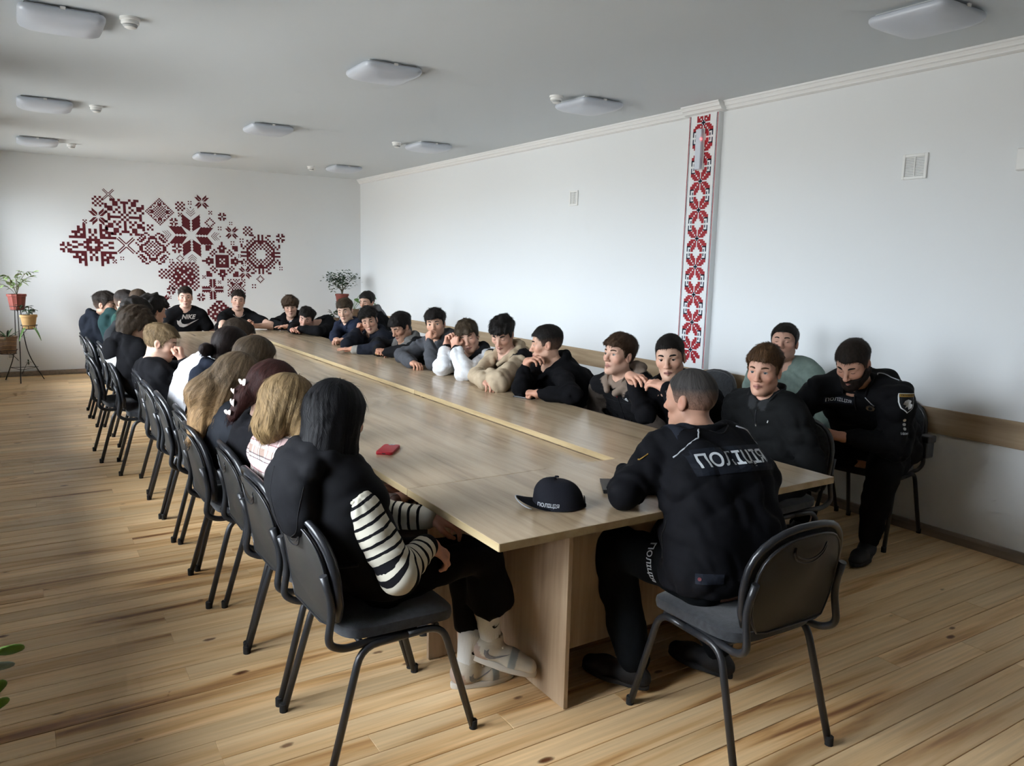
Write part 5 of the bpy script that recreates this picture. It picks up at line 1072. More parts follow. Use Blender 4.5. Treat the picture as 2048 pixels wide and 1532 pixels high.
# ================================================================== PRINTS, BADGES AND WORN DETAILS
V_ = lambda a: Vector([float(x) for x in a])
def bvh_of(o):
    me = o.data; V = [o.matrix_world @ v.co for v in me.vertices]; return BVHTree.FromPolygons(V, [tuple(p.vertices) for p in me.polygons])
bpy.context.view_layer.update(); _B = {}
def near(o, pt):
    if o.name not in _B: _B[o.name] = bvh_of(o)
    l, n, i, d = _B[o.name].find_nearest(Vector(pt)); return l, n
def frame_at(o, pt, up=(0, 0, 1), rad=.05):
    l, n = near(o, pt); acc = Vector(n)
    for dx in ((rad, 0, 0), (-rad, 0, 0), (0, rad, 0), (0, -rad, 0), (0, 0, rad), (0, 0, -rad)): acc += near(o, l + Vector(dx))[1]
    n = acc.normalized(); u = Vector(up); u = (u - n * u.dot(n)).normalized(); return l, u.cross(n), u, n
def wrap(o, bm, l, r, u, n, off=.0025, reach=.09):
    """press a flat print (x, y) onto the surface of o along -n"""
    for _ in range(4):
        es = [e for e in bm.edges if e.calc_length() > .016]
        if not es: break
        bmesh.ops.subdivide_edges(bm, edges=es, cuts=1); bmesh.ops.triangulate(bm, faces=[f for f in bm.faces if len(f.verts) > 4])
    t = _B[o.name]
    for v in bm.verts:
        P = l + r * v.co.x + u * v.co.y; h = t.ray_cast(P + n * reach, -n, reach * 2)[0]
        if h is None: h = t.find_nearest(P)[0]
        v.co = h + n * (off + v.co.z)
    return bm
def text_bm(s, height, width=None, shear=0.0, italic=False, bold=.012, spacing=1.0):
    c = bpy.data.curves.new('t', 'FONT'); c.body = s; c.align_x = 'CENTER'; c.align_y = 'CENTER'; c.offset = bold; c.shear = shear; c.space_character = spacing; c.space_line = .75; c.resolution_u = 2
    ob = bpy.data.objects.new('t', c); COL.objects.link(ob); dg = bpy.context.evaluated_depsgraph_get(); me = bpy.data.meshes.new_from_object(ob.evaluated_get(dg)); bm = bmesh.new(); bm.from_mesh(me); bpy.data.objects.remove(ob); bpy.data.meshes.remove(me)
    xs = [v.co.x for v in bm.verts]; ys = [v.co.y for v in bm.verts]; w0, h0 = max(xs) - min(xs), max(ys) - min(ys); cx, cy = (max(xs) + min(xs)) / 2, (max(ys) + min(ys)) / 2; ky = height / h0; kx = (width / w0) if width else ky
    for v in bm.verts: v.co = Vector(((v.co.x - cx) * kx, (v.co.y - cy) * ky, 0))
    return bm
def poly_bm(polys):
    bm = bmesh.new()
    for pl in polys:
        f = bm.faces.new([bm.verts.new((x, y, 0)) for x, y in pl])
    bmesh.ops.triangulate(bm, faces=[f for f in bm.faces if len(f.verts) > 4]); return bm
def print_on(p, o, name, bm, pt, m, up=(0, 0, 1), off=.0025, fr=None):
    l, r, u, n = fr or frame_at(o, pt, up); near(o, pt); bm = wrap(o, bm, l, r, u, n, off); b = Vector([float(x) for x in p.base])
    for v in bm.verts: v.co -= b
    return bm_obj(name, bm, m, p.root)
def seam(p, o, name, pts, r, m, off=.001, n=10):
    P = bez(pts, n); out = []
    for q in P: l, nn = near(o, q); out.append(l + nn * off - Vector([float(x) for x in p.base]))
    return tube(name, out, r, m, p.root, 5)
def front(p, o, dx, dz, up=(0, 0, 1), rad=.03, back=False):
    near(o, p.C); d = V_(p.fwd) * (-1 if back else 1); P = V_(p.N) + V_(p.rt) * dx + Vector((0, 0, dz)) + d * .6; h = _B[o.name].ray_cast(P, -d, 1.0)[0]
    return frame_at(o, h if h is not None else P - d * .45, up, rad)
def fpts(p, o, L): return [front(p, o, a, b)[0] for a, b in L]
def rect(w, h, r=.004): return [[(-w / 2, -h / 2), (w / 2, -h / 2), (w / 2, h / 2), (-w / 2, h / 2)]]
def disc(r, n=16, cx=0, cy=0): return [[(cx + r * math.cos(2 * math.pi * i / n), cy + r * math.sin(2 * math.pi * i / n)) for i in range(n)]]
SWOOSH = [(0, .33), (.02, .16), (.12, .03), (.27, .0), (.45, .06), (1.0, .40), (.48, .17), (.33, .14), (.22, .18), (.17, .27), (.18, .40), (.09, .30)]
def swoosh(s): return [[((x - .5) * s, (y - .2) * s) for x, y in SWOOSH]]
M['police_panel'] = mat('dark_navy_patch', (.010, .012, .018), .7, .15); M['reflect'] = mat('reflective_print', (.50, .53, .56), .5, .4)
M['pipe_white'] = mat('white_piping', (.42, .44, .47), .6, .2); M['gold'] = mat('gold_thread', (.28, .16, .03), .6, .3); M['beige_print'] = mat('beige_print', (.50, .46, .43), .7, .2); M['black_print'] = mat('black_print', (.008, .008, .009), .7, .2)
M['yoke'] = mat('slate_yoke_cloth', (.018, .021, .030), .85, .1, bump=.3, bscale=400)

# ---- officer at the table head
p = PEOPLE['F']; o = p.top; _r = Vector((.985, -.17, 0)).normalized(); _n = Vector((-.16, -.93, .33)).normalized(); _u = _n.cross(_r).normalized(); fr = (near(o, (.865, -.13, .945))[0], _u.cross(_n), _u, _n)
print_on(p, o, 'back_panel', poly_bm(rect(.315, .096)), (.80, -.16, 1.0), M['police_panel'], fr=fr, off=.003)
print_on(p, o, 'back_lettering', text_bm('ПОЛІЦІЯ', .062, .27, bold=.02), (.80, -.16, 1.0), M['reflect'], fr=fr, off=.0055)
Nf, fw_, rt_ = V_(p.N), V_(p.fwd), V_(p.rt)
for s, k_ in ((-1, 'L'), (1, 'R')):
    S_ = V_(p.Sh[k_]); seam(p, o, 'white_piping', [Nf + rt_ * s * .085 - fw_ * .07 + Vector((0, 0, .05)), Nf + rt_ * s * .125 - fw_ * .09, S_ - rt_ * s * .03 - fw_ * .10 - Vector((0, 0, .03))], .0030, M['pipe_white'], .002)
    bm = poly_bm(rect(.085, .135)); l, r, u, n = frame_at(o, S_ + Vector((0, 0, .1)) - rt_ * s * .05, up=-fw_); print_on(p, o, 'shoulder_yoke', bm, l, M['yoke'], fr=(l, r, u, n), off=.002)
seam(p, o, 'collar_seam', [Nf - rt_ * .085 + Vector((0, 0, .04)), Nf - fw_ * .1 + Vector((0, 0, .045)), Nf + rt_ * .085 + Vector((0, 0, .04))], .003, M['black_print'])
print_on(p, o, 'waist_tab', poly_bm(rect(.095, .034)), (.66, -.26, .60), M['yoke'], off=.004); l, r, u, n = frame_at(o, (.66, -.26, .60)); print_on(p, o, 'tab_emblem', poly_bm(disc(.006, 10, -.035)), l, M['maroon'], fr=(l, r, u, n), off=.007)
seam(p, o, 'pocket_zip', [(.62, -.02, .74), (.63, -.03, .66), (.64, -.05, .60)], .0035, M['black_print'])
print_on(p, p.trousers, 'thigh_lettering', text_bm('ПОЛІЦІЯ', .032, .135, bold=.02), (.62, .03, .57), M['reflect'], fr=(lambda l: (l[0], Vector((.05, -.25, -.97)).normalized(), Vector((0.05, -.97, .25)).normalized(), Vector((-1, -.06, -.0)).normalized()))(near(p.trousers, (.60, .03, .56))), off=.004)
seam(p, o, 'sleeve_patch_edge', [(.60, .06, 1.0), (.59, .07, .98)], .003, M['gold'])
# ---- officer by the wall
p = PEOPLE['R12']; o = p.top
l, r, u, n = front(p, o, .085, -.085); print_on(p, o, 'chest_panel', poly_bm(rect(.150, .042)), l, M['police_panel'], fr=(l, r, u, n)); print_on(p, o, 'chest_lettering', text_bm('ПОЛІЦІЯ', .026, .130, bold=.02), l, M['reflect'], fr=(l, r, u, n), off=.005)
l, r, u, n = front(p, o, -.075, -.115); print_on(p, o, 'metal_badge', poly_bm(disc(.023, 8)), l, M['metal'], fr=(l, r, u, n), off=.006); print_on(p, o, 'badge_centre', poly_bm(disc(.011, 12)), l, M['black_print'], fr=(l, r, u, n), off=.009)
SHIELD = [(-.042, .045), (.042, .045), (.044, 0), (.034, -.032), (0, -.058), (-.034, -.032), (-.044, 0)]
l, r, u, n = frame_at(o, (2.60, .26, .95), rad=.03)
print_on(p, o, 'shield_border', poly_bm([SHIELD]), l, M['white'], fr=(l, r, u, n), off=.003); print_on(p, o, 'shield_field', poly_bm([[(x * .90, y * .90) for x, y in SHIELD]]), l, M['black_print'], fr=(l, r, u, n), off=.005)
print_on(p, o, 'shield_title', poly_bm([[(-.04, .026), (.04, .026), (.04, .043), (-.04, .043)]]), l, M['gold'], fr=(l, r, u, n), off=.007); print_on(p, o, 'shield_lettering', text_bm('ПОЛІЦІЯ', .010, .066, bold=.01), l + u * .0345, M['black_print'], fr=(l + u * .0345, r, u, n), off=.009)
st8 = []
for i in range(16): a = math.pi * i / 8; k = .026 if i % 2 == 0 else .012; st8.append((k * math.cos(a), -.012 + k * math.sin(a)))
print_on(p, o, 'shield_star', poly_bm([st8]), l, M['metal'], fr=(l, r, u, n), off=.008)
for i in range(3): print_on(p, o, 'rank_star', poly_bm(disc(.008, 8, 0, -.095 - i * .022)), l, M['metal'], fr=(l, r, u, n), off=.004)
print_on(p, o, 'service_number', text_bm('10044', .013), l, M['reflect'], fr=(l - u * .163, r, u, n), off=.004)
N2_, S2 = V_(p.N), V_(p.Sh['L']); f2, r2 = V_(p.fwd), V_(p.rt)
seam(p, o, 'white_piping', [N2_ - r2 * .09 + Vector((0, 0, .06)), (N2_ + S2) / 2 + Vector((0, 0, .1)) - f2 * .02, S2 + Vector((0, 0, .09)) - f2 * .03], .003, M['pipe_white'], .002); seam(p, o, 'white_piping', fpts(p, o, [(-.055, -.055), (-.075, -.075), (-.095, -.10)]), .0025, M['pipe_white'], .002)
seam(p, o, 'front_zip', fpts(p, o, [(0, -.05), (0, -.09), (0, -.14)]), .004, M['black_print'], .002)
bx_ = empty('radio_holster', (3.21, .53, .60)); bx_.parent = p.root; bx_.location = (3.21 - p.base[0], .50 - p.base[1], .60)
box('holster_case', (-.04, -.03, -.06), (.04, .03, .07), M['piping'], bx_, .01, 2); box('holster_flap', (-.044, -.036, .03), (.044, .034, .074), M['piping'], bx_, .008, 2)
# beard
hp_ = head_prims(1.04, 1.15)
def Fbeard(q):
    d = sdf(q, hp_) - .007 + folds(q, .0012, 160, 3); zb = np.interp(q[:, 1], [-.02, .0, .02, .05, .075, .13], [.0, -.005, -.022, -.048, -.046, -.046]); d = smax(d, q[:, 2] - zb, .006); d = smax(d, -.005 - q[:, 1], .006)
    return smax(d, -dist1(q, el((0, .105, -.0665), (.019, .03, .0075))), .004)
V, F = surfnet(Fbeard, (-.1, -.03, -.14), (.1, .14, .03), .0045); V, F = largest(V, F); W_ = (V * p.hs) @ p.HM.T + p.C
ob = mesh_np('beard', W_ - p.base, F, M['hair'], p.root); set_attr(ob, 'col', np.tile(A3(.014, .009, .007), (len(V), 1))); set_attr(ob, 'strand', V, 'FLOAT_VECTOR')
# ---- logos and prints on the boys
p = PEOPLE['N1']; o = p.top; l, r, u, n = front(p, o, -.02, -.125, rad=.05)
print_on(p, o, 'shirt_lettering', text_bm('NIKE', .055, .155, shear=.25, bold=.03), l, M['beige_print'], fr=(l + u * .045 + r * .005, r, u, n), off=.004); print_on(p, o, 'shirt_swoosh', poly_bm(swoosh(.25)), l, M['beige_print'], fr=(l - u * .03, r, u, n), off=.004)
p = PEOPLE['N2']; o = p.body; Nn = V_(p.N); M['chain'] = mat('silver_chain', (.6, .6, .6), .3, .5, metal=1)
ch = []
for i in range(25):
    a = 2 * math.pi * i / 24; ch.append(Nn + V_(p.rt) * .078 * math.sin(a) - V_(p.fwd) * .075 * math.cos(a) + V_(p.fwd) * .015 + Vector((0, 0, .03 - .075 * (.5 - .5 * math.cos(a)))))
seam(p, p.top, 'neck_chain', ch, .0042, M['chain'], .003, 2)
p = PEOPLE['R8']; o = p.top; l, r, u, n = front(p, o, -.075, -.11)
arcs = []
for k_ in range(3):
    r0, r1 = .010 + k_ * .0085, .0155 + k_ * .0085; arcs.append([(.004 - r0 * math.cos(t) + .03, -.012 + r0 * math.sin(t)) for t in np.linspace(0, 1.57, 6)][::-1] + [(.004 - r1 * math.cos(t) + .03, -.012 + r1 * math.sin(t)) for t in np.linspace(0, 1.57, 6)])
print_on(p, o, 'chest_logo', poly_bm(arcs), l, M['white'], fr=(l, r, u, n), off=.004); print_on(p, o, 'chest_lettering', text_bm('THE\nNORTH\nFACE', .024, .026, bold=.02), l, M['white'], fr=(l - r * .022, r, u, n), off=.004)
seam(p, o, 'front_zip', fpts(p, o, [(0, -.06), (0, -.12), (0, -.20), (0, -.28)]), .003, M['black_print'], .001); seam(p, o, 'zip_pull', fpts(p, o, [(.0, -.085), (.003, -.105)]), .004, M['red_case'], .004)
for dz in (-.07, -.13, -.19, -.25): seam(p, o, 'quilt_seam', fpts(p, o, [(.12, dz), (0, dz - .01), (-.12, dz)]), .0022, M['black_print'], -.001)
p = PEOPLE['R10']; o = p.top; seam(p, o, 'front_zip', fpts(p, o, [(0, -.05), (0, -.08), (0, -.12)]), .003, M['piping'], .001); seam(p, o, 'zip_pull', fpts(p, o, [(0, -.12), (0, -.132)]), .004, M['metal'], .004); seam(p, o, 'reflective_tick', fpts(p, o, [(-.075, -.09), (-.07, -.102)]), .0028, M['white'], .002)
p = PEOPLE['R3']; o = p.top
for q, s_ in (((.07, -.08), .05), ((.12, -.13), .04), ((-.10, -.07), .045), ((.03, -.15), .03), ((-.14, -.12), .035), ((.15, -.06), .04)):
    l, r, u, n = front(p, o, q[0], q[1], rad=.02); pts = []
    for i in range(18): a = 2 * math.pi * i / 18; k = s_ * (.55 + .45 * math.sin(a * 3 + s_ * 99) * math.cos(a * 2)); pts.append((k * math.cos(a), k * math.sin(a)))
    print_on(p, o, 'gold_print', poly_bm([pts]), l, M['gold'], fr=(l, r, u, n), off=.003)
p = PEOPLE['I']; o = p.top; l, r, u, n = front(p, o, -.02, -.16, back=True, rad=.05); print_on(p, o, 'back_print', poly_bm(rect(.26, .12)), l, M['white'], fr=(l, r, u, n), off=.003)
print_on(p, o, 'back_print_mark', poly_bm([[(-.09, -.02), (-.03, .03), (.0, -.01), (.05, .035), (.09, -.02), (.02, -.035)]]), l, M['black_print'], fr=(l, r, u, n), off=.005)
p = PEOPLE['G']; o = p.top; print_on(p, o, 'sleeve_stripe', poly_bm([[(-.002 + d, -.06), (.004 + d, -.06), (.004 + d, .06), (-.002 + d, .06)] for d in (0, .016)]), (-.02, 3.12, .95), M['black_print'])
p = PEOPLE['R9']; seam(p, p.top, 'white_piping', [(1.70, 1.36, .95), (1.66, 1.38, .91), (1.64, 1.38, .87)], .003, M['pipe_white'], .002)

# ---- the blonde girl's plaid
def plaid_mat():
    m = bpy.data.materials.new('pink_brown_plaid'); m.use_nodes = True; N, L = nodes_of(m); b = N['Principled BSDF']; at = N.new('ShaderNodeAttribute'); at.attribute_name = 'weave'; sp = N.new('ShaderNodeSeparateXYZ'); L.new(at.outputs['Vector'], sp.inputs[0])
    def band(ax, period, ph, wd):
        a = N.new('ShaderNodeMath'); a.operation = 'MULTIPLY_ADD'; a.inputs[1].default_value = 1 / period; a.inputs[2].default_value = ph; L.new(sp.outputs[ax], a.inputs[0])
        f = N.new('ShaderNodeMath'); f.operation = 'FRACT'; L.new(a.outputs[0], f.inputs[0]); g = N.new('ShaderNodeMath'); g.operation = 'LESS_THAN'; g.inputs[1].default_value = wd; L.new(f.outputs[0], g.inputs[0]); return g.outputs[0]
    base = None
    def layer(prev, mask, col, k):
        mx = N.new('ShaderNodeMix'); mx.data_type = 'RGBA'; s = N.new('ShaderNodeMath'); s.operation = 'MULTIPLY'; s.inputs[1].default_value = k; L.new(mask, s.inputs[0]); L.new(s.outputs[0], mx.inputs[0])
        if prev is None: mx.inputs[6].default_value = (.66, .60, .58, 1)
        else: L.new(prev, mx.inputs[6])
        mx.inputs[7].default_value = (*col, 1); return mx.outputs[2]
    for ax in (0, 1):
        for per, ph, wd, col, k in ((.105, .0, .34, (.60, .36, .36), .45), (.105, .45, .26, (.20, .115, .075), .55), (.105, .50, .05, (.03, .025, .03), .8), (.105, .64, .04, (.03, .025, .03), .8), (.105, .02, .035, (.16, .03, .04), .7)):
            base = layer(base, band(ax, per, ph, wd), col, k)
    L.new(base, b.inputs['Base Color']); b.inputs['Roughness'].default_value = .95; b.inputs['Specular IOR Level'].default_value = .05; return m
p = PEOPLE['B']; o = p.top; V = np.empty(len(o.data.vertices) * 3, f32); o.data.vertices.foreach_get('co', V); V = V.reshape(-1, 3) + p.base - p.N
set_attr(o, 'weave', np.stack([V @ p.rt + .6 * (V @ p.fwd), V[:, 2] + .25 * (V @ p.fwd), V[:, 0] * 0], 1), 'FLOAT_VECTOR'); o.data.materials[0] = plaid_mat()

# ---- the girl in front: striped sleeves, socks, sneakers, hair pin
def stripe_mat():
    m = bpy.data.materials.new('cream_black_stripes'); m.use_nodes = True; N, L = nodes_of(m); b = N['Principled BSDF']; at = N.new('ShaderNodeAttribute'); at.attribute_name = 'along'; sp = N.new('ShaderNodeSeparateXYZ'); L.new(at.outputs['Vector'], sp.inputs[0])
    a = N.new('ShaderNodeMath'); a.operation = 'MULTIPLY'; a.inputs[1].default_value = 1 / .0335; L.new(sp.outputs[0], a.inputs[0]); f = N.new('ShaderNodeMath'); f.operation = 'FRACT'; L.new(a.outputs[0], f.inputs[0])
    g = N.new('ShaderNodeMath'); g.operation = 'LESS_THAN'; g.inputs[1].default_value = .30; L.new(f.outputs[0], g.inputs[0]); mx = N.new('ShaderNodeMix'); mx.data_type = 'RGBA'; L.new(g.outputs[0], mx.inputs[0]); mx.inputs[6].default_value = (.58, .55, .46, 1); mx.inputs[7].default_value = (.010, .010, .012, 1)
    L.new(mx.outputs[2], b.inputs['Base Color']); b.inputs['Roughness'].default_value = .95; b.inputs['Specular IOR Level'].default_value = .06; return m
p = PEOPLE['A']; SM = stripe_mat()
for k_ in 'LR':
    S_, (E_, W_, d_, hsp) = p.Sh[k_], p.arm[k_]; cu = W_ + unit(E_ - W_) * .02
    Pm = [rc(S_ * .84 + E_ * .16, E_, .056, .062, .03), rc(E_, cu, .062, .042, .03)]
    def Fs(P):
        s_ = np.sqrt(((P - E_) ** 2).sum(1)); s0 = np.sqrt(((P - S_) ** 2).sum(1)); return sdf(P, Pm) + .0045 * np.sin(s_ * 130 + 3 * np.sin(P @ A3(14, 9, 20))) * np.exp(-(s_ / .10) ** 2) + .004 * np.sin(np.arctan2((P - S_)[:, 0], (P - S_)[:, 2]) * 9) * np.exp(-(s0 / .10) ** 2) + folds(P, .0035, 40, 5)
    lo, hi = bbox(Pm, .03); V, F = surfnet(Fs, lo, hi, .0065); V, F = largest(V, F)
    rp = round_path([V_(S_), V_(E_), V_(cu)], .10, 8); rp = bez(rp, 24); RP = np.array([tuple(x) for x in rp], f32); ac = np.concatenate([[0], np.cumsum(np.linalg.norm(np.diff(RP, axis=0), axis=1))])
    al = np.array([ac[((RP - v) ** 2).sum(1).argmin()] for v in V], f32)
    nb = [[] for _ in V]
    for f in F:
        for a_, b_ in ((0, 1), (1, 2), (2, 3), (3, 0)): nb[f[a_]].append(f[b_])
    for _ in range(3): al = np.array([.5 * al[i] + .5 * np.mean(al[n_]) if n_ else al[i] for i, n_ in enumerate(nb)], f32)
    al = al + .0018 * np.sin(V @ A3(40, 35, 20))
    ob = mesh_np('sleeve', V - p.base, F, SM, p.root); set_attr(ob, 'along', np.stack([al, al * 0, al * 0], 1), 'FLOAT_VECTOR')
M['shoe_grey'] = mat('grey_suede', (.20, .20, .21), .8, .2)
M['sock'] = mat('white_ribbed_sock', (.60, .60, .58), .95, .05, bump=.5, bscale=30, stretch=(14, 14, .5))
def sneaker(p, heel, toe, upv, sock_top):
    heel, toe = A3(heel), A3(toe); fd = unit(toe - heel); upv = unit(A3(upv) - fd * float(A3(upv) @ fd)); sd = np.cross(fd, upv); R = np.stack([fd, sd, upv], 1)
    Pm = [rc((.035, 0, .050), (.06, 0, .052), .036, .040, .03, 1), rc((.06, 0, .058), (.155, 0, .040), .042, .036, .03, 0), rc((.155, .012, .036), (.225, .010, .030), .036, .028, .03, 2), rc((.155, -.012, .036), (.220, -.010, .030), .036, .028, .03, 2), rc((.04, 0, .06), (.065, 0, .105), .034, .040, .03, 0)]
    V, F = surfnet(lambda P: smax(smax(sdf(P, Pm), .018 - P[:, 2], .006), -dist1(P, rc((.062, 0, .10), (.066, 0, .2), .034, .034)), .004), *bbox(Pm, .02), .0055); V, F = largest(V, F)
    pal = np.stack([A3(.50, .46, .38), A3(.36, .27, .22), A3(.52, .48, .40), A3(.25, .28, .28)]); ids = colour_ids(V, Pm); ids[(V[:, 0] > .150) & (V[:, 0] < .178)] = 3
    ob = mesh_np('sneaker', V @ R.T + heel - p.base, F, M['shoe'], p.root); set_attr(ob, 'col', pal[ids])
    ol = []
    for i in range(28):
        a = 2 * math.pi * i / 28; f = .128 + .134 * math.cos(a); ol.append((f, (.048 if f > .1 else .041) * math.sin(a)))
    bm = prism_bm(ol, 0, .026, .006)
    Mx = Matrix([[float(R[i, 0]), float(R[i, 1]), float(R[i, 2])] for i in range(3)]).to_4x4(); Mx.translation = Vector([float(x) for x in heel - p.base])
    so = bm_obj('sole', bm, M['sole_white'], ob, True, 40)
    if Mx.determinant() < 0: pass
    so.matrix_local = Mx
    bpy.context.view_layer.update()
    for s in (-1, 1):
        q = R @ A3(.105, s * .06, .052) + heel; l, n = near(ob, q); n = Vector([float(x) for x in sd * s]); u = Vector([float(x) for x in upv]); r = Vector([float(x) for x in fd]) * (1 if r_ok(fd, upv, n) else -1)
        bm = poly_bm([[(x, y) for x, y in swoosh(.10)[0]]]); 
        if r.dot(Vector([float(x) for x in fd])) < 0: pass
        sw = wrap(ob, bm, l, r, u, n, .002)
        for v in sw.verts: v.co -= V_(p.base)
        bm_obj('swoosh', sw, M['shoe_grey'], ob)
    for i in range(4):
        f = .095 + i * .020; pts = [R @ A3(f, w__, .098 - i * .011 - abs(w__) * .25) + heel - p.base for w__ in (-.028, 0, .028)]; tube('lace', [V_(x) for x in pts], .0032, M['sole_white'], ob, 5)
    kn = A3(sock_top); an = R @ A3(.062, 0, .085) + heel
    ta = rc(an, kn, .040, .047, .01); V, F = surfnet(lambda P: sdf(P, [ta]) + .0012 * np.sin(np.arctan2((P - an)[:, 0], (P - an)[:, 1]) * 30), *bbox([ta], .02), .0065)
    sk = mesh_np('sock', V - p.base, F, M['sock'], p.root); bpy.context.view_layer.update()
    l, r, u, n = frame_at(sk, (an * .5 + kn * .5) + A3(.02, -.1, 0), up=tuple(kn - an), rad=.01); print_on(p, sk, 'sock_swoosh', poly_bm(swoosh(.042)), l, M['black_print'], fr=(l, r, u, n), off=.003)
def r_ok(fd, upv, n): return float(np.dot(np.cross(upv, A3(tuple(n))), fd)) > 0
sneaker(p, (.168, .470, .118), (.365, .300, .062), (.25, .0, 1), (.215, .425, .345)); sneaker(p, (.105, .490, .0), (.37, .455, 0.0), (0, 0, 1), (.175, .478, .21))
vo = p.top
for L_ in ([(-.115, -.015), (-.10, -.10), (-.07, -.17), (0, -.20), (.07, -.17), (.10, -.10), (.115, -.015)], [(0, .03), (0, -.07), (0, -.19)]): seam(p, vo, 'hood_seam', [front(p, vo, a, b, back=True)[0] for a, b in L_], .0016, M['black_print'], .0)
seam(p, vo, 'vest_hem', [front(p, vo, a, b, back=True)[0] for a, b in ((-.16, -.285), (-.08, -.30), (0, -.305), (.08, -.30), (.16, -.285))], .006, M['black_print'], .0)
seam(p, p.parts['hair'], 'hair_pin', [(-.262, .50, 1.15), (-.252, .505, 1.12), (-.247, .51, 1.075)], .0035, M['silver'], .002, 4)
# ---- butterfly clip of the girl with dark red hair
p = PEOPLE['C']; M['pearl'] = mat('pale_pink_pearl', (.62, .52, .47), .35, .4); hh = p.parts['hair']
cl = empty('hair_clip', (0, 0, 0)); cl.parent = p.root
for i, q in enumerate(((.015, -.165, .0), (-.005, -.178, -.055), (.01, -.172, -.105), (.0, -.165, -.150))):
    P0 = V_((A3(q) * p.hs) @ p.HM.T + p.C); l, n = near(hh, P0); l = l + n * .006
    for s in (-1, 1):
        bm = bmesh.new(); bmesh.ops.create_uvsphere(bm, u_segments=10, v_segments=6, radius=1); t = Vector((0, 0, 1)).cross(n).normalized() * s; b_ = n.cross(t)
        for v in bm.verts: v.co = l - V_(p.base) + t * (.010 + v.co.x * .011) + (b_ * .35 + Vector((0, 0, 1)) * .9).normalized() * v.co.y * (.017 if i % 2 == 0 else .012) + n * (v.co.z * .003 + .006 * abs(v.co.x))
        bm_obj('butterfly_wing', bm, M['pearl'], cl, True)
    bm = bmesh.new(); bmesh.ops.create_uvsphere(bm, u_segments=8, v_segments=6, radius=.005)
    for v in bm.verts: v.co += l - V_(p.base)
    bm_obj('bead', bm, M['silver'], cl, True)

# ================================================================== CAP ON THE TABLE
cap = empty('police_cap', (.385, .225, TH), math.radians(152), label='black police cap with white lettering lying on the near table', cat='cap')
def cap_crown():
    bm = bmesh.new(); n = 36; rings = []
    for i in range(11):
        t = i / 10; z = .112 * math.sin(t * math.pi / 2) ** .9; k = math.cos(t * math.pi / 2) ** .72 if i < 10 else .02; vs = []
        for j in range(n):
            a = 2 * math.pi * j / n; seam_ = 1 - .018 * (abs(math.cos(3 * a)) < .12) * (i > 1); x = .103 * k * math.cos(a) * seam_; y = .086 * k * math.sin(a) * seam_; vs.append(bm.verts.new((x + .01 * (z / .11) , y, z + .004 + (.012 * max(0, math.cos(a)) ** 2 if i > 2 else 0))))
        rings.append(vs)
    for a, b in zip(rings, rings[1:]):
        for j in range(n): bm.faces.new((a[j], a[(j + 1) % n], b[(j + 1) % n], b[j]))
    bm.faces.new(rings[-1]); return bm
crown = bm_obj('crown', cap_crown(), M['blackcloth'], cap, True, 50)
bm = bmesh.new(); R0 = []
for i in range(6):
    row = []
    for j in range(17):
        a = (j / 16 - .5) * math.pi * .92; k = i / 5; x = .100 * math.cos(a) * .98 + k * .072 * math.cos(a) ** .6; y = .084 * math.sin(a) * (1 - .06 * k); z = .012 - k * .010 * math.cos(a) + .030 * math.cos(a) * k - .55 * (y * y) * k * 4.0 + .012 * (1 - abs(math.sin(a))) ; row.append(bm.verts.new((x, y, max(z, .002))))
    R0.append(row)
for a, b in zip(R0, R0[1:]):
    for j in range(16): bm.faces.new((a[j], b[j], b[j + 1], a[j + 1]))
r_ = bmesh.ops.solidify(bm, geom=bm.faces[:], thickness=.004); bmesh.ops.recalc_face_normals(bm, faces=bm.faces[:]); bm_obj('brim', bm, M['blackcloth'], cap, True, 60)
tube('brim_piping', [(.172 * math.cos(a) ** .35 if abs(a) < 1.35 else .10, .079 * math.sin(a), max(.022 * math.cos(a) - .55 * .0064 * math.sin(a) ** 2 * 4 + .018, .006)) for a in np.linspace(-1.25, 1.25, 21)], .0022, M['pipe_white'], cap, 5)
bm_obj('button', lathe_bm([(.009, 0), (.008, .005), (0, .007)], 12, off=(.011, 0, .126)), M['blackcloth'], cap, True)
bm_obj('back_strap', box_bm((-.105, -.03, .004), (-.098, .03, .020), .002), M['blackcloth'], cap); bm_obj('back_opening', prism_bm([(-.026, 0), (.026, 0), (.014, .022), (-.014, .022)], 0, .001), M['reflect'], cap).matrix_local = Matrix(((0, 0, -1, -.1015), (1, 0, 0, 0), (0, 1, .0, .022), (0, 0, 0, 1)))
cap.scale = (.90, .90, .84); bpy.context.view_layer.update(); _B['capc'] = bvh_of(crown)
class _C: pass
crown_key = crown.name; _B[crown_key] = _B['capc']; l, n = near(crown, cap.matrix_world @ Vector((.055, .08, .026))); n = (cap.matrix_world.to_3x3() @ Vector((.35, .93, .12))).normalized(); u = Vector((0, 0, 1)); u = (u - n * u.dot(n)).normalized(); r = u.cross(n)
bm = wrap(crown, text_bm('ПОЛІЦІЯ', .017, .080, bold=.02), l, r, u, n, .0015, .05); im = cap.matrix_world.inverted()
for v in bm.verts: v.co = im @ v.co
bm_obj('cap_lettering', bm, M['reflect'], cap)

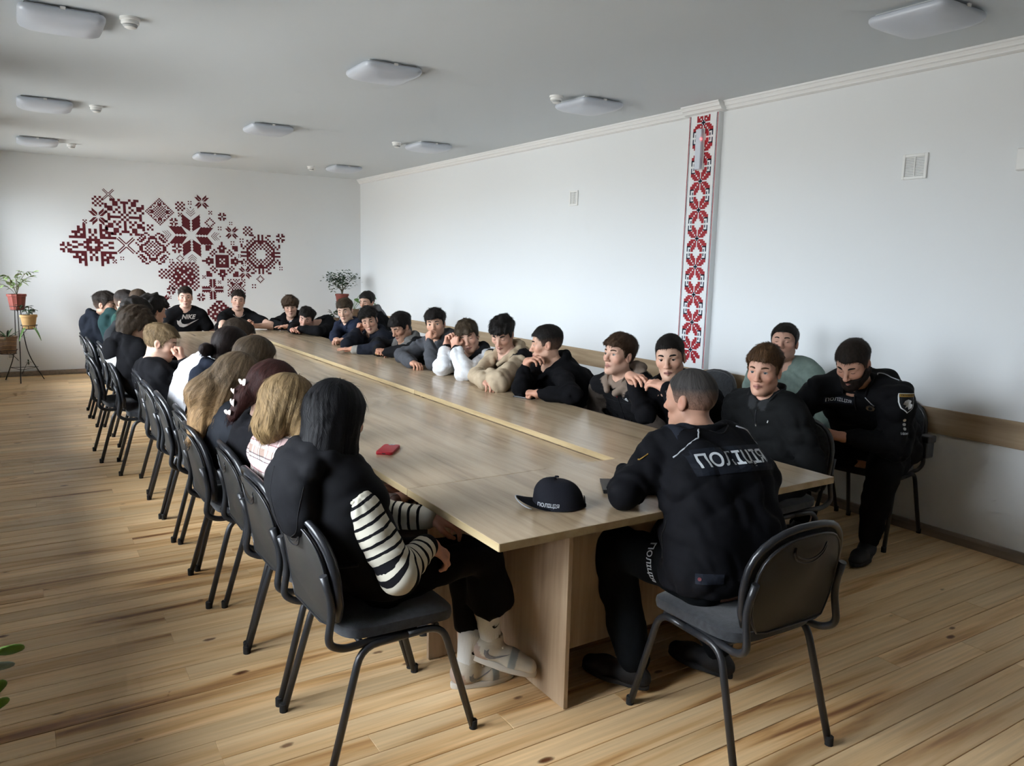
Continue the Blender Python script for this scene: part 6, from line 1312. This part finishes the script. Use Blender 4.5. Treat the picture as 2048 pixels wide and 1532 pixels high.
# ================================================================== PLANTS
M['leaf'] = mat('green_leaf', (.10, .19, .05), .5, .4, var=.35, vscale=12); M['leaf_dark'] = mat('dark_green_leaf', (.028, .065, .025), .45, .4, var=.3, vscale=12); M['leaf_var'] = mat('variegated_leaf', (.22, .30, .12), .5, .4, var=.4, vscale=30)
M['terracotta'] = mat('terracotta_pot', (.20, .045, .032), .6, .3, var=.15, vscale=6); M['tan_pot'] = mat('tan_clay_pot', (.42, .255, .105), .7, .2, var=.15, vscale=8); M['brown_pot'] = mat('brown_wrapped_pot', (.17, .105, .062), .6, .3, var=.2, vscale=10); M['soil'] = mat('soil', (.03, .02, .014), .95); M['stem'] = mat('plant_stem', (.09, .075, .04), .7); M['wire'] = mat('dark_wire', (.02, .018, .017), .5, .4)
M['cactus'] = mat('cactus_green', (.16, .30, .045), .5, .35, var=.4, vscale=20); M['cactus_pale'] = mat('pale_cactus_green', (.36, .44, .36), .6, .2, var=.2, vscale=20)
def leaf_mesh(name, L, w, m, curl=.25, n=5):
    V = []; F = []
    for i in range(n + 1):
        t = i / n; ww = w * math.sin(math.pi * min(1, t * .92 + .04)) ** .8; z = -curl * L * t * t
        V += [(-ww / 2, L * t, z + ww * .18), (0, L * t, z), (ww / 2, L * t, z + ww * .18)]
    for i in range(n):
        for j in (0, 1): a = i * 3 + j; F.append((a, a + 1, a + 4, a + 3))
    me = bpy.data.meshes.new(name); me.from_pydata(V, [], F); me.materials.append(m); me.polygons.foreach_set('use_smooth', [True] * len(F)); return me
LM = {k: leaf_mesh('leaf', *a) for k, a in dict(ficus=(.075, .035, M['leaf_var']), small=(.045, .020, M['leaf_dark']), blade=(.24, .022, M['leaf_dark'], .5, 7), heart=(.10, .075, M['leaf']), drop=(.16, .022, M['leaf'], .9, 6)).items()}
def put_leaf(parent, me, pos, d, roll=0.0, s=1.0):
    d = Vector(d).normalized(); x = d.cross(Vector((0, 0, 1))); x = x.normalized() if x.length > 1e-4 else Vector((1, 0, 0)); z = x.cross(d); R = Matrix((x, d, z)).transposed() @ Matrix.Rotation(roll, 3, 'Y'); o = bpy.data.objects.new('leaf', me); link(o, parent); mw = (R * s).to_4x4(); mw.translation = Vector(pos); o.matrix_local = mw
def pot(parent, r0, r1, h, m, rim=.012, ribs=0):
    bm = lathe_bm([(0, 0), (r0, 0), (r1 * .97, h - .03), (r1, h - .03), (r1 + .006, h - .028), (r1 + .006, h), (r1 - .006, h), (r1 - .012, h - .025), (0, h - .025)], 24)
    if ribs:
        for v in bm.verts:
            a = math.atan2(v.co.y, v.co.x); k = 1 + .035 * math.cos(a * ribs); v.co.x *= k; v.co.y *= k
    bm_obj('pot', bm, m, parent, True, 40); bm_obj('soil', lathe_bm([(r1 * .9, h - .022), (0, h - .018)], 16), M['soil'], parent)
def wire_stand(x, y, label, feet, rings):
    e = empty('plant_stand', (x, y, 0), label=label, cat='plant stand')
    for fx, fy, tx, ty, tz in feet: tube('leg', bez([(tx, ty, tz), (tx * .9 + fx * .1, ty * .9 + fy * .1, tz * .62), (tx * .65 + fx * .35, ty * .65 + fy * .35, tz * .33), (fx, fy, .008)], 6), .006, M['wire'], e, 6)
    for rx, ry, rz, rr_ in rings:
        tube('ring', [(rx + rr_ * math.cos(a), ry + rr_ * math.sin(a), rz) for a in np.linspace(0, 2 * math.pi, 20)[:-1]], .004, M['wire'], e, 5, True); tube('ring', [(rx + rr_ * 1.12 * math.cos(a), ry + rr_ * 1.12 * math.sin(a), rz + .045) for a in np.linspace(0, 2 * math.pi, 20)[:-1]], .004, M['wire'], e, 5, True)
        tube('arm', bez([(rx * .2, ry * .2, rz - .10), (rx * .6, ry * .6, rz - .03), (rx - math.copysign(rr_, rx) * .2, ry, rz)], 4), .004, M['wire'], e, 5)
        for a in (0.4, 2.5, 4.6): tube('ring_tie', [(rx + rr_ * math.cos(a), ry + rr_ * math.sin(a), rz), (rx + rr_ * 1.12 * math.cos(a), ry + rr_ * 1.12 * math.sin(a), rz + .045)], .003, M['wire'], e, 5)
        tube('ring_cross', [(rx - rr_, ry, rz), (rx + rr_, ry, rz)], .003, M['wire'], e, 5); tube('ring_cross', [(rx, ry - rr_, rz), (rx, ry + rr_, rz)], .003, M['wire'], e, 5)
    return e
SX, SY = -1.215, 9.53
e = wire_stand(SX, SY, 'black wire plant stand with three pots in the far left corner', [(-.18, .155, -.03, .03, .90), (-.02, -.25, .0, -.03, .90), (.235, .07, .03, .02, .90)], [(0, 0, .90, .075), (.11, -.05, .665, .08), (-.13, -.06, .365, .09)])
tube('brace', [(-.13, .11, .17), (.0, -.19, .17), (.18, .055, .17), (-.13, .11, .17)], .0035, M['wire'], e, 5); tube('scroll', bez([(.0, -.2, .12), (.03, -.22, .19), (.06, -.21, .25), (.08, -.22, .27)], 5), .003, M['wire'], e, 5)
for a in range(4): put_leaf(e, LM['small'], (.075, -.22, .27), (math.cos(a * 1.6), -.2, math.sin(a * 1.6)), 0, .8)
random.seed(11)
def sprays(parent, base, n, spread, height, me, leaves, sl=1.0, droop=.0, mat_=None, ang0=0):
    for i in range(n):
        a = ang0 + 2 * math.pi * i / n + random.uniform(-.4, .4); sp = spread * random.uniform(.5, 1.0); hh_ = height * random.uniform(.45, 1.0); P = [Vector(base), Vector(base) + Vector((math.cos(a) * sp * .25, math.sin(a) * sp * .25, hh_ * .55)), Vector(base) + Vector((math.cos(a) * sp * .65, math.sin(a) * sp * .65, hh_ * .9)), Vector(base) + Vector((math.cos(a) * sp, math.sin(a) * sp, hh_ - droop * random.random()))]
        C_p = bez(P, 5); tube('stem', C_p, .0028, mat_ or M['stem'], parent, 5)
        for j in range(leaves):
            q = C_p[int((.3 + .7 * (j + random.random() * .8) / leaves) * (len(C_p) - 1)) % len(C_p)]; b_ = a + random.uniform(-1.6, 1.6); put_leaf(parent, me, q, (math.cos(b_), math.sin(b_), random.uniform(-.5, .5)), random.uniform(-.5, .5), sl * random.uniform(.7, 1.2))
pl_ = empty('potted_plant', (SX, SY, .905), label='leafy ficus with pale green leaves in a red ribbed pot', cat='potted plant', group='plants on the corner stand'); pot(pl_, .075, .098, .19, M['terracotta'], ribs=12); sprays(pl_, (0, 0, .17), 9, .26, .34, LM['ficus'], 7, 1.0, .1)
pl_ = empty('potted_plant', (SX + .11, SY - .05, .67), label='small dark shrub in a tan clay pot', cat='potted plant', group='plants on the corner stand'); pot(pl_, .066, .090, .17, M['tan_pot']); sprays(pl_, (0, 0, .15), 7, .11, .17, LM['small'], 8, 1.2)
for sx in (1, -1): put_leaf(pl_, LM['drop'], (.03 * sx, -.10, .02), (.4 * sx, -.9, .1), 0, 1.2)
pl_ = empty('potted_plant', (SX - .13, SY - .06, .37), label='spiky dark rosette plant in a wide brown pot', cat='potted plant', group='plants on the corner stand'); pot(pl_, .085, .105, .21, M['brown_pot'])
for i in range(16): a = i * 2.4; put_leaf(pl_, LM['blade'], (.015 * math.cos(a), .015 * math.sin(a), .18), (math.cos(a), math.sin(a), .5 + .9 * (i % 3) / 2), 0, .75 + .25 * ((i * 7) % 5) / 4)
for z in (.05, .10, .15): tube('pot_band', [(.1 * (.87 + z * .75) * math.cos(a), .1 * (.87 + z * .75) * math.sin(a), z + .006 * math.sin(a * 3)) for a in np.linspace(0, 2 * math.pi, 24)[:-1]], .0025, M['tan_pot'], pl_, 5, True)
TX, TY = 2.99, 9.55
wire_stand(TX, TY, 'black wire plant stand in the far right corner behind the sitters', [(-.18, .13, -.03, .03, .93), (-.02, -.25, .0, -.03, .93), (.2, .1, .03, .02, .93)], [(0, 0, .93, .085), (.16, -.06, .72, .08), (-.16, -.06, .60, .08)])
pl_ = empty('potted_plant', (TX, TY, .935), label='bushy little tree in a reddish pot by the far right corner', cat='potted plant', group='plants by the far right corner'); pot(pl_, .078, .098, .16, M['terracotta'])
fol = []
for i in range(7):
    a = i * .9 + .3; top_ = Vector((.16 * math.cos(a) * (1 if i else .2), .13 * math.sin(a), .38 + .05 * math.sin(i * 2.3))); P = bez([Vector((0, 0, .13)), Vector((.02 * math.cos(a), .02 * math.sin(a), .22)), top_ * .75 + Vector((0, 0, .02)), top_], 5); tube('branch', P, [.007 - .005 * k / (len(P) - 1) for k in range(len(P))], M['stem'], pl_, 6)
    for j in range(70):
        q = top_ + Vector((random.gauss(0, .055), random.gauss(0, .05), random.gauss(-.01, .05))); fol.append((q, random.uniform(0, 6.28), random.uniform(-.6, .6)))
V = []; F = []
for q, a, t in fol:
    d = Vector((math.cos(a), math.sin(a), t)).normalized(); x = d.cross(Vector((0, 0, 1))).normalized(); b0 = len(V); V += [q, q + d * .03 + x * .017, q + d * .062, q + d * .03 - x * .017]; F.append((b0, b0 + 1, b0 + 2, b0 + 3))
me = bpy.data.meshes.new('foliage'); me.from_pydata([tuple(v) for v in V], [], F); me.materials.append(M['leaf_dark']); tag(link(bpy.data.objects.new('foliage', me), pl_), kind='stuff')
pl_ = empty('potted_plant', (TX + .16, TY - .06, .725), label='trailing pothos with heart-shaped leaves beside the little tree', cat='potted plant', group='plants by the far right corner'); pot(pl_, .06, .08, .14, M['brown_pot'])
for (x, y, z) in ((.08, -.05, .36), (.20, -.05, .40), (.0, -.06, .30), (.05, -.1, .26), (.30, -.06, .22), (-.08, -.08, .22), (.27, -.05, .33)):
    tube('stem', bez([(0, 0, .11), (x * .4, y * .4, z * .75), (x, y, z)], 5), .003, M['leaf'], pl_, 5); put_leaf(pl_, LM['heart'], (x, y, z), (x + .05, -.3, -.1), .3, .95)
pl_ = empty('potted_plant', (TX - .16, TY - .06, .605), label='small leafy plant low beside the boy lying on his arms', cat='potted plant', group='plants by the far right corner'); pot(pl_, .06, .08, .13, M['brown_pot']); sprays(pl_, (0, 0, .1), 6, .10, .16, LM['small'], 6, 1.3)
# jointed cactus beside the photographer, its tips reaching into the picture
st_ = empty('plant_stool', (-1.50, -.42, 0), label='round stool holding the cactus by the near window', cat='stool')
bm_obj('stool_top', lathe_bm([(0, .60), (.14, .60), (.14, .625), (0, .625)], 24), M['panel'], st_, True, 40)
for i in range(4): a = math.pi / 4 + i * math.pi / 2; tube('leg', [(.10 * math.cos(a), .10 * math.sin(a), .60), (.13 * math.cos(a), .13 * math.sin(a), .006)], .011, M['wire'], st_, 8)
pl_ = empty('cactus_plant', (-1.50, -.42, .626), label='jointed green cactus with flat pale tips at the lower left edge', cat='potted plant'); pot(pl_, .07, .095, .15, M['tan_pot'])
def cactus_seg(parent, a, b, w, m):
    a, b = Vector(a), Vector(b); bm = bmesh.new(); bmesh.ops.create_uvsphere(bm, u_segments=12, v_segments=8, radius=1); d = b - a; L_ = d.length / 2; d.normalize(); x = d.cross(Vector((.4, .7, .6))).normalized(); z = x.cross(d)
    for v in bm.verts: k = v.co.copy(); e_ = 1 + .12 * math.sin(k.z * 9); v.co = (a + b) / 2 + d * (math.copysign(abs(k.z) ** .8, k.z) * L_) + x * k.x * w / 2 * e_ + z * k.y * w * .16
    bm_obj('segment', bm, m, parent, True)
ch_ = [((.03, 0, .14), (.10, .01, .22), (.165, .015, .272), (.235, .020, .285), (.278, .016, .288)), ((.03, .01, .14), (.12, .02, .20), (.19, .02, .262), (.262, .012, .262)), ((.02, -.01, .14), (.13, .0, .17), (.20, .01, .205), (.247, .01, .236)), ((.03, -.02, .14), (.12, .0, .16), (.20, .005, .185), (.250, .006, .204)), ((-.02, .02, .14), (-.08, .05, .2), (-.13, .06, .19)), ((0, -.03, .14), (.0, -.1, .2), (.0, -.16, .17)), ((-.03, -.02, .14), (-.1, -.06, .21), (-.15, -.08, .2))]
for i, c in enumerate(ch_):
    for j, (a, b) in enumerate(zip(c, c[1:])): cactus_seg(pl_, a, b, .030, M['cactus_pale'] if (i == 1 and j >= 1) else M['cactus'])
